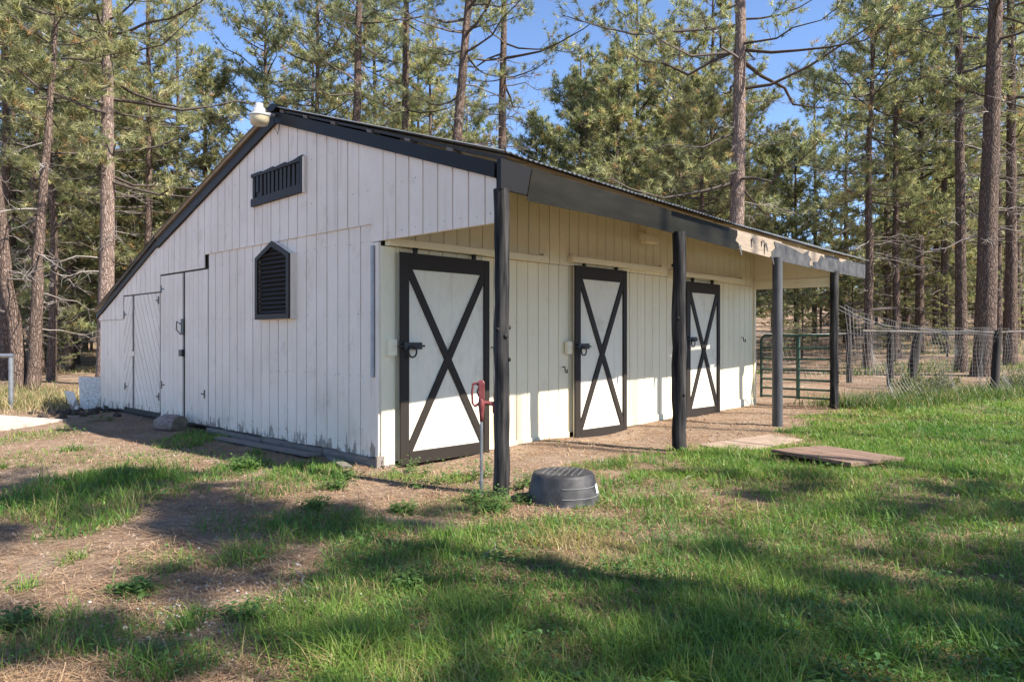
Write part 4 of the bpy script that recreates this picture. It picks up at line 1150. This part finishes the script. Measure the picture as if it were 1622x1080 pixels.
# saplings and undergrowth
for px,Z,sc in ((1270,30,.22),(1410,33,.30),(1350,40,.34),(1590,33,.30),(1500,29,.2),(1235,27,.20),(1455,44,.38),(70,33,.30),(120,38,.34),(95,28,.2),(225,34,.3),(10,40,.36),(60,44,.4),(145,45,.42),(1545,42,.4),(1620,38,.36),(1300,50,.4)):
    x,y=at(px,Z); H_,me=forms[1+2*g.randrange(3)]
    plant_tree(me,x,y,"small young pine growing low under the taller pines","young pines under the tall ones",rz=g.uniform(0,6.28),sc=sc)
def shrub(x,y,w,h,n,label,c0,c1):
    gg=np.random.default_rng(int(abs(x*97+y*31))+3)
    o=thing("shrub",(x,y,ghf(x,y)),label,"shrub","low shrubs along the wire fence")
    paths=[];rads=[];P=[];D=[]
    for i in range(26):
        a=gg.random()*6.28; l=gg.uniform(.1,1); e=np.array([math.cos(a)*w*l,math.sin(a)*w*l*.7,h*gg.uniform(.45,1.0)*(1-.4*l)])
        q=np.array([[0,0,-.03],e*.5+np.array([0,0,.12*h]),e]); paths.append(q); rads.append(np.array([.008,.005,.002]))
        for k in range(n//26): t=gg.uniform(.35,1); P.append(np.array([np.interp(t,[0,.5,1],q[:,c]) for c in range(3)])+gg.normal(0,.05,3)); D.append(unit(gg.normal(0,1,3)+np.array([0,0,.6])))
    P=np.array(P);D=np.array(D); wv=unit(np.cross(D,gg.normal(0,1,D.shape)))*.010; L=gg.uniform(.05,.11,(len(P),1))
    V=np.stack([P,P+D*L*.5+wv,P+D*L,P+D*L*.5-wv],1).reshape(-1,3); F=np.arange(len(V)).reshape(-1,4)
    t=gg.random((len(P),1)); c=np.array(c0)*(1-t)+np.array(c1)*t
    link("stems",raw_mesh("shrub_stems",*tubes_np(paths,rads,3),M['deadlimb']),o)["kind"]="stuff"
    link("foliage",raw_mesh("shrub_foliage",V,F,M['leaf'],colors=c),o)["kind"]="stuff"
for x,y,w,h,lab in ((11.2,-1.9,.7,.62,"olive shrub at the fence foot nearest the gate"),(12.6,-2.1,.8,.55,"grey-green shrub halfway along the fence"),(15.6,-2.9,.9,.55,"pale shrub right of the leaning fence post"),(17.6,-3.2,1.0,.6,"grey shrub near the right end of the fence"),(13.6,-1.7,.6,.45,"small shrub just behind the fence by its post")):
    shrub(x,y,w,h,1300,lab,(.085,.115,.04),(.24,.23,.11))

# pines behind the viewpoint, whose crowns throw the dappled shade over the yard
SH=[(1.0,-13.2,9.8,2.4,.45),(3.8,-16.2,10.4,2.6,.42),(-2.2,-12.6,9.6,2.4,.42),(4.7,-13.0,10.7,1.4,.62),(.5,-9.7,12.6,1.1,.82),(.9,-11.2,10.9,.9,.90),(-4.6,-11.5,9.0,2.2,.5),(-7.5,-9.5,10.0,1.6,.55),(11,-15.5,10.0,1.6,.6),
    (.9,-13.9,10.3,2.1,.5),(-.7,-12.0,10.1,2.2,.5),(2.6,-14.6,10.2,1.9,.5),(-2.6,-13.4,10.8,2.0,.5),
    (6.4,-14.4,22.8,1.9,.772),(9.3,-15.6,23.8,1.9,.79),(11.9,-16.4,24.8,1.9,.80)]
for i,(x,y,h,cw,lo) in enumerate(SH):
    kw=dict(seed=300+i,H=h,r0=.13,lo=h*lo,cw=cw,nb=30,needles=9,nwid=.030,nlen=.24,tufts=3,tw=8,shape=.6)
    plant_tree(pine_meshes("near_pine",pine(**kw)),x,y,"pine standing behind the viewpoint and shading the yard","pines behind the viewpoint")

# ------------------------------------------------------------------ grass, litter, weeds
def blades(name,n,seed,dens,hfun,colfun,width,zmin,zmax,ztop=None,segs=3,mat_='grass',lat=(-.80,.80),pw=1.6,kindlabel=None,cat=None):
    g=np.random.default_rng(seed)
    P=[];Hh=[];need=n
    for _ in range(40):
        if need<=0: break
        m_=need*5
        u=g.random(m_); Zf=(zmin**(1-pw)+u*(zmax**(1-pw)-zmin**(1-pw)))**(1/(1-pw))
        s=g.uniform(lat[0],lat[1],m_)*(Zf+.8)
        x=CAMX+Zf*VX+s*VY; y=CAMY+Zf*VY-s*VX
        d,ht=dens(x,y); keep=g.random(m_)<d
        P.append(np.stack([x,y,Zf],-1)[keep]); Hh.append(ht[keep]); need-=int(keep.sum())
    P=np.concatenate(P)[:n]; Hh=np.concatenate(Hh)[:n]; n=len(P)
    x,y,Zf=P.T; z=gh(x,y)
    h=hfun(g,x,y,Hh); az=g.random(n)*6.283; ben=g.uniform(.25,1.6,n)
    dirx,diry=np.cos(az),np.sin(az); wv=width*np.clip(Zf/5.5,.8,3.2)*g.uniform(.6,1.3,n)
    ang=az+np.pi/2+g.normal(0,.5,n); wx,wy=np.cos(ang)*wv*.5,np.sin(ang)*wv*.5
    V=[];
    ts=np.linspace(0,1,segs+1)
    for t in ts:
        lx=dirx*h*ben*.85*t**1.6; ly=diry*h*ben*.85*t**1.6; lz=h*(t-.40*ben*t**2.2)
        w=1-t**1.5
        if t<1:
            V.append(np.stack([x+lx-wx*w,y+ly-wy*w,z+lz-.008],-1)); V.append(np.stack([x+lx+wx*w,y+ly+wy*w,z+lz-.008],-1))
        else: V.append(np.stack([x+lx,y+ly,z+lz-.008],-1))
    k=len(V); V=np.stack(V,1).reshape(-1,3); b=(np.arange(n)*k)[:,None]
    tri=[]
    for i in range(segs-1): tri+=[(2*i,2*i+1,2*i+3),(2*i,2*i+3,2*i+2)]
    tri.append((2*segs-2,2*segs-1,2*segs))
    F=(b[:,None,:]+np.array(tri)[None,:,:]).reshape(-1,3)
    c=np.repeat(colfun(g,x,y),len(tri),0)
    me=raw_mesh(name,V,F,M[mat_],colors=c); o=link(name,me); setp(o,kindlabel,cat,kind="stuff"); return o
def green(g,x,y):
    n=len(x); t=np.clip(g.normal(.45,.25,n)+(fbm(x*1.1,y*1.1,41)-.5)*1.2,0,1)[:,None]
    c=np.array([.060,.155,.026])*(1-t)+np.array([.225,.325,.062])*t
    st=g.random(n)<(.06+.32*sstep(.55,.75,fbm(x*1.6+4,y*1.6,51)))
    yel=sstep(1.3,.4,blob(x,y,-.89,-3.40,.42,.36)); st=st|(g.random(n)<yel*.85)
    c=np.where(st[:,None],np.array([.36,.29,.13])*g.uniform(.7,1.15,(n,1)),c)
    yl=(g.random(n)<yel*.6)[:,None]; c=np.where(yl&~st[:,None],np.array([.30,.30,.05]),c)
    return c*g.uniform(.82,1.18,(n,1))
def gheight(g,x,y,ht): return (.040+.075*g.random(len(x))**1.5)*ht*(.45+1.1*fbm(x*1.7,y*1.7,61))
blades("grass",96000,1,grass_density,gheight,green,.0072,2.3,7.0,segs=3,kindlabel="green grass of the near lawn and the tufts about the yard",cat="grass")
blades("grass",105000,11,grass_density,gheight,green,.0058,7.0,25,segs=2,kindlabel="green grass of the lawn out to the fence",cat="grass")
def clover():
    g=np.random.default_rng(77); n=60000; pw=1.7; a,b=2.4,13.0
    u=g.random(n); Zf=(a**(1-pw)+u*(b**(1-pw)-a**(1-pw)))**(1/(1-pw)); q=g.uniform(-.8,.8,n)*(Zf+.8)
    x=CAMX+Zf*VX+q*VY; y=CAMY+Zf*VY-q*VX
    d,_=grass_density(x,y); keep=g.random(n)<d*sstep(.48,.60,fbm(x*2.8+1,y*2.8,99))*.8+.02*(d>.02); x,y,Zf=x[keep],y[keep],Zf[keep]; n=len(x)
    L=g.uniform(.014,.038,n)*np.clip(Zf/6,.9,1.8); az=g.random(n)*6.283; z=gh(x,y)+g.uniform(.012,.065,n); tl=g.normal(.25,.35,n)
    dx,dy=np.cos(az)*L,np.sin(az)*L; wx,wy=-np.sin(az)*L*.36,np.cos(az)*L*.36; dz=tl*L
    V=np.stack([np.stack([x-dx*.5,y-dy*.5,z],-1),np.stack([x+wx,y+wy,z+dz*.6],-1),np.stack([x+dx*.5,y+dy*.5,z+dz*.7],-1),np.stack([x-wx,y-wy,z+dz*.6],-1)],1).reshape(-1,3)
    c=np.array([.075,.155,.045])*g.uniform(.6,1.7,(n,1))
    setp(link("clover",raw_mesh("clover",V,np.arange(n*4).reshape(-1,4),M['leaf'],colors=c)),"small clover-like leaves growing through the lawn","clover",kind="stuff")
clover()
def taller(x,y):
    d,h=grass_density(x,y); return d*sstep(.50,.62,fbm(x*2.2+3,y*2.2,71)),h
blades("tall_grass",16000,2,taller,lambda g,x,y,ht:(.10+.12*g.random(len(x)))*ht,green,.0062,2.3,20,segs=4,kindlabel="longer arching grass blades standing out of the lawn",cat="grass")
def drydens(x,y):
    d,h=grass_density(x,y); out=1-((x>-.06)&(x<8.7)&(y>-.02)&(y<9.0)); por=1-.85*((x>.5)&(x<12)&(y>-1.4)&(y<.2))
    return out*por*(.12+.75*sstep(.42,.62,fbm(x*1.5+8,y*1.5,81)))*(1-.55*d),h
def straw(g,x,y): return np.array([.40,.30,.19])*g.uniform(.55,1.15,(len(x),1))*np.array([1,.93,.85])**g.uniform(0,2.5,(len(x),1))
blades("dry_grass",26000,3,drydens,lambda g,x,y,ht:.03+.07*g.random(len(x))**2,straw,.0036,2.3,22,segs=3,kindlabel="short dry straw-coloured grass on the bare yard",cat="grass")
def edge_dens(x,y):
    # rank growth along the foot of the wire fence and by the leaning boards
    a=np.exp(-((y-(-1.52-(x-8.5)*.222))/.55)**2)*((x>8.7)&(x<22)); 
    b=np.exp(-(((x+.7)/1.1)**2+((y-11.6)/1.5)**2)); c=np.exp(-(((x+.1)/.9)**2+((y-15.2)/1.2)**2))
    return np.clip(a+b*.9+c*.9,0,1),np.ones_like(x)
def edgecol(g,x,y):
    n=len(x); left=y>5; s=g.random(n)<np.where(left,.72,.14); c=np.array([.09,.15,.035])*g.uniform(.6,1.3,(n,1))
    return np.where(s[:,None],np.array([.46,.36,.20])*g.uniform(.6,1.1,(n,1)),c)
blades("rank_grass",15000,4,edge_dens,lambda g,x,y,ht:.14+.36*g.random(len(x))**1.5,edgecol,.0048,8,26,segs=4,lat=(-.85,.85),kindlabel="tall rank grass along the fence foot and behind the slab",cat="grass")
# fallen needles and straw lying flat
def far_dens(x,y): return sstep(.48,.66,fbm(x*.22+5,y*.22,95))*(x>2),np.ones_like(x)
blades("forest_grass",26000,6,far_dens,lambda g,x,y,ht:.10+.22*g.random(len(x)),edgecol,.0065,22,62,segs=2,lat=(-.75,.75),kindlabel="patchy pale grass on the forest floor",cat="grass")
def litter():
    g=np.random.default_rng(9); n=90000
    u=g.random(n); pw=1.7; a,b=2.3,22.0
    Zf=(a**(1-pw)+u*(b**(1-pw)-a**(1-pw)))**(1/(1-pw)); s=g.uniform(-.8,.8,n)*(Zf+.8)
    x=CAMX+Zf*VX+s*VY; y=CAMY+Zf*VY-s*VX
    d,_=grass_density(x,y); cl=fbm(x*2.5,y*2.5,91)
    keep=(g.random(n)<(.25+.75*sstep(.4,.6,cl))*(1-.4*d))&~((x>-.03)&(x<8.6)&(y>0)&(y<9)); x,y,Zf=x[keep],y[keep],Zf[keep]; n=len(x)
    L=g.uniform(.05,.16,n); az=g.random(n)*6.283; w=.0016*np.clip(Zf/4,.9,4)
    z=gh(x,y)+.004+g.random(n)*.012; tl=g.normal(0,.08,n)
    dx,dy=np.cos(az)*L*.5,np.sin(az)*L*.5; wx,wy=-np.sin(az)*w,np.cos(az)*w
    V=np.stack([np.stack([x-dx-wx,y-dy-wy,z-tl*L],-1),np.stack([x-dx+wx,y-dy+wy,z-tl*L],-1),np.stack([x+dx+wx,y+dy+wy,z+tl*L],-1),np.stack([x+dx-wx,y+dy-wy,z+tl*L],-1)],1).reshape(-1,3)
    F=np.arange(n*4).reshape(-1,4); t=g.random((n,1)); c=np.array([.20,.10,.055])*(1-t)+np.array([.46,.33,.20])*t
    setp(link("needle_litter",raw_mesh("needle_litter",V,F,M['litter'],colors=c)),"fallen brown pine needles strewn over the dry yard","needles",kind="stuff")
litter()
def pebbles():
    g=np.random.default_rng(19); n=900; m=MB()
    oc=[(1,0,0),(-1,0,0),(0,1,0),(0,-1,0),(0,0,1),(0,0,-1)]; of=[(0,2,4),(2,1,4),(1,3,4),(3,0,4),(2,0,5),(1,2,5),(3,1,5),(0,3,5)]
    for i in range(n):
        k=g.random()
        if k<.45: x,y=-3.05+g.normal(0,.35),-2.75+g.normal(0,.3)
        elif k<.7: x,y=g.uniform(-3.8,-.8),g.uniform(-3.5,2.5)
        else: x,y=g.uniform(0,9),g.uniform(-1.8,-.1)
        r=.004+.011*g.random()**2; z=ghf(x,y)
        a=g.random()*6.28; s=[r*g.uniform(.7,1.4),r*g.uniform(.7,1.4),r*g.uniform(.5,.8)]
        m.add([(x+(p[0]*math.cos(a)-p[1]*math.sin(a))*s[0],y+(p[0]*math.sin(a)+p[1]*math.cos(a))*s[1],z+.2*s[2]+p[2]*s[2]) for p in oc],of,True)
    setp(m.build("pebbles",M['pebble']),"small pale stones scattered on the bare earth","pebbles",kind="stuff")
pebbles()
def crumbs():
    g=np.random.default_rng(29); m=MB(); k=0
    oc=[(1,0,0),(-1,0,0),(0,1,0),(0,-1,0),(0,0,1)]; of=[(0,2,4),(2,1,4),(1,3,4),(3,0,4)]
    xs=np.concatenate([g.uniform(-4.2,1.0,14000),g.uniform(0,9,4500)]); ys=np.concatenate([g.uniform(-4.2,6.5,14000),g.uniform(-1.7,-.05,4500)])
    d,_=grass_density(xs,ys); keep=(d<.35)&~((xs>-.1)&(xs<8.6)&(ys>0)); xs,ys=xs[keep],ys[keep]; zs=gh(xs,ys)
    for x,y,z in zip(xs,ys,zs):
        r=.005+.020*g.random()**4; a=g.random()*6.28; s=[r*g.uniform(.7,1.5),r*g.uniform(.7,1.5),r*g.uniform(.5,1.0)]
        m.add([(x+(p[0]*math.cos(a)-p[1]*math.sin(a))*s[0],y+(p[0]*math.sin(a)+p[1]*math.cos(a))*s[1],z-.003+p[2]*s[2]) for p in oc],of)
    setp(m.build("soil_crumbs",M['crumb']),"small crumbs of dry soil on the bare ground","soil",kind="stuff")
crumbs()
# clods in the shade at the far gable end
cg=random.Random(5)
def clod_mesh(seed):
    r=random.Random(seed); m=MB(); n=8; V=[]; F=[]
    for i,(rr,z) in enumerate(((.02,.055),(.05,.045),(.065,.02),(.06,-.02))):
        for k in range(n):
            a=2*math.pi*k/n; q=rr*(1+.35*r.uniform(-1,1)); V.append((q*math.cos(a),q*math.sin(a),z*(1+.3*r.uniform(-1,1))))
    for i in range(3):
        for k in range(n): F.append((i*n+k,i*n+(k+1)%n,(i+1)*n+(k+1)%n,(i+1)*n+k))
    F.append(tuple(range(n))); m.add(V,F,False); return m
first=[]
for i in range(3):
    o=clod_mesh(i).build("dirt_clod",M['clod']); first.append(o)
for i in range(30):
    o=first[i] if i<3 else first[i%3].copy()
    if i>=3: COL.objects.link(o)
    t=cg.random(); x=-1.15+t*1.05+cg.gauss(0,.12); y=8.3-1.0*abs(cg.gauss(0,.9))+cg.uniform(-.2,.9)
    x=min(x,-.12)
    o.location=(x,y,ghf(x,y)+.005); o.rotation_euler=(0,0,cg.uniform(0,6)); s=cg.uniform(.5,1.25); o.scale=(s,s,s)
    setp(o,"dark lump of earth in the shade at the far end of the gable wall","clod","dark lumps of earth by the gable end")
# broad-leaved weeds
def weed_mesh(seed,nst,h,ls):
    g=np.random.default_rng(seed); V=[];F=[];C_=[]
    b=0
    for s in range(nst):
        az=g.random()*6.28; le=g.uniform(.2,.9); hh=h*g.uniform(.5,1.1); px_,py_=g.normal(0,h*.6,2)
        for k in range(7):
            t=(k+1)/7; o=np.array([px_+math.cos(az)*hh*le*t,py_+math.sin(az)*hh*le*t,hh*t*(1-.3*le*t)])
            a=g.random()*6.28; L=ls*g.uniform(.6,1.2)*(1.1-.5*t); w=L*.42; d=np.array([math.cos(a),math.sin(a),g.uniform(-.2,.6)]); d/=np.linalg.norm(d)
            sd=np.array([-math.sin(a),math.cos(a),0])*w*.5
            V+=[o,o+d*L*.5+sd,o+d*L-np.array([0,0,L*.15]),o+d*L*.5-sd]; F+=[(b,b+1,b+2,b+3)]; b+=4
            C_.append(np.array([.075,.150,.045])*g.uniform(.7,1.5)+np.array([.03,.02,.0])*g.random())
    return raw_mesh("weed_plant",np.array(V),np.array(F),M['leaf'],colors=np.array(C_))
WE=[(.10,-.42,.20,.07,30,"leafy green weed at the foot of the first stall door"),(.30,-1.15,.26,.065,44,"bushy weed on bare soil behind the hydrant pipe"),
    (-.36,-1.05,.10,.06,24,"low weed on bare soil before the first stall door"),(-1.05,.95,.16,.08,60,"pale broad-leaved weed clump in front of the gable wall"),
    (-.36,-1.98,.15,.065,50,"leafy weed at the foot of the hydrant pipe"),(.33,-1.80,.16,.06,36,"weed between the corner post and the overturned tub"),
    (-1.5,-1.2,.11,.07,40,"broad-leaved weed in the shaded yard left of the hydrant"),(-3.2,-2.2,.09,.065,40,"flat weed patch at the lower left of the yard"),
    (-.55,-2.25,.14,.06,54,"sprawling weed on the lawn edge before the corner post"),(-2.95,-2.95,.10,.055,30,"small weed beside the pale stones in the foreground"),
    (-.75,6.4,.16,.08,16,"lone green weed on the earth near the chevron door"),(-.95,-.6,.11,.065,40,"dark weed patch below the gable's near corner"),
    (-3.75,-2.3,.10,.06,40,"weed patch at the left edge of the foreground"),(-.10,-2.25,.12,.06,44,"clover-like weed at the left foot of the overturned tub"),
    (-1.05,-1.75,.10,.065,36,"weed in the dappled shade on the dirt left of the lawn edge"),(-.62,-.28,.14,.065,30,"weed in front of the skirting timber near the corner"),
    (1.75,-2.65,.10,.06,30,"weed in the grass right of the overturned tub"),(-2.1,-3.2,.11,.06,40,"leafy weed in the shaded foreground grass")]
for i,(x,y,h,ls,n,lab) in enumerate(WE):
    o=link("weed_plant",weed_mesh(500+i,n,h,ls)); o.location=(x,y,ghf(x,y)-.005); setp(o,lab,"weed","weeds growing about the yard")
# fallen sticks
for i,(x,y,l,rz,lab) in enumerate(((-1.75,8.7,.75,2.5,"thin fallen stick beside the slab"),(-1.4,-3.1,.35,.5,"short bent twig in the lower grass"),(-2.5,-2.75,.3,1.2,"pale dry twig on the foreground earth"),(1.6,-2.75,.45,.2,"dry twig on the shaded lawn right of the tub"))):
    o=link("fallen_twig",None) if False else None
    m=MB(); m.tube([(-l/2,0,.012),(-l*.1,.02,.02),(l*.2,-.01,.018),(l/2,.03,.03)],[.006,.006,.005,.003],5); o=m.build("fallen_twig",M['deadlimb']); o.location=(x,y,ghf(x,y)); o.rotation_euler=(0,0,rz); setp(o,lab,"twig")
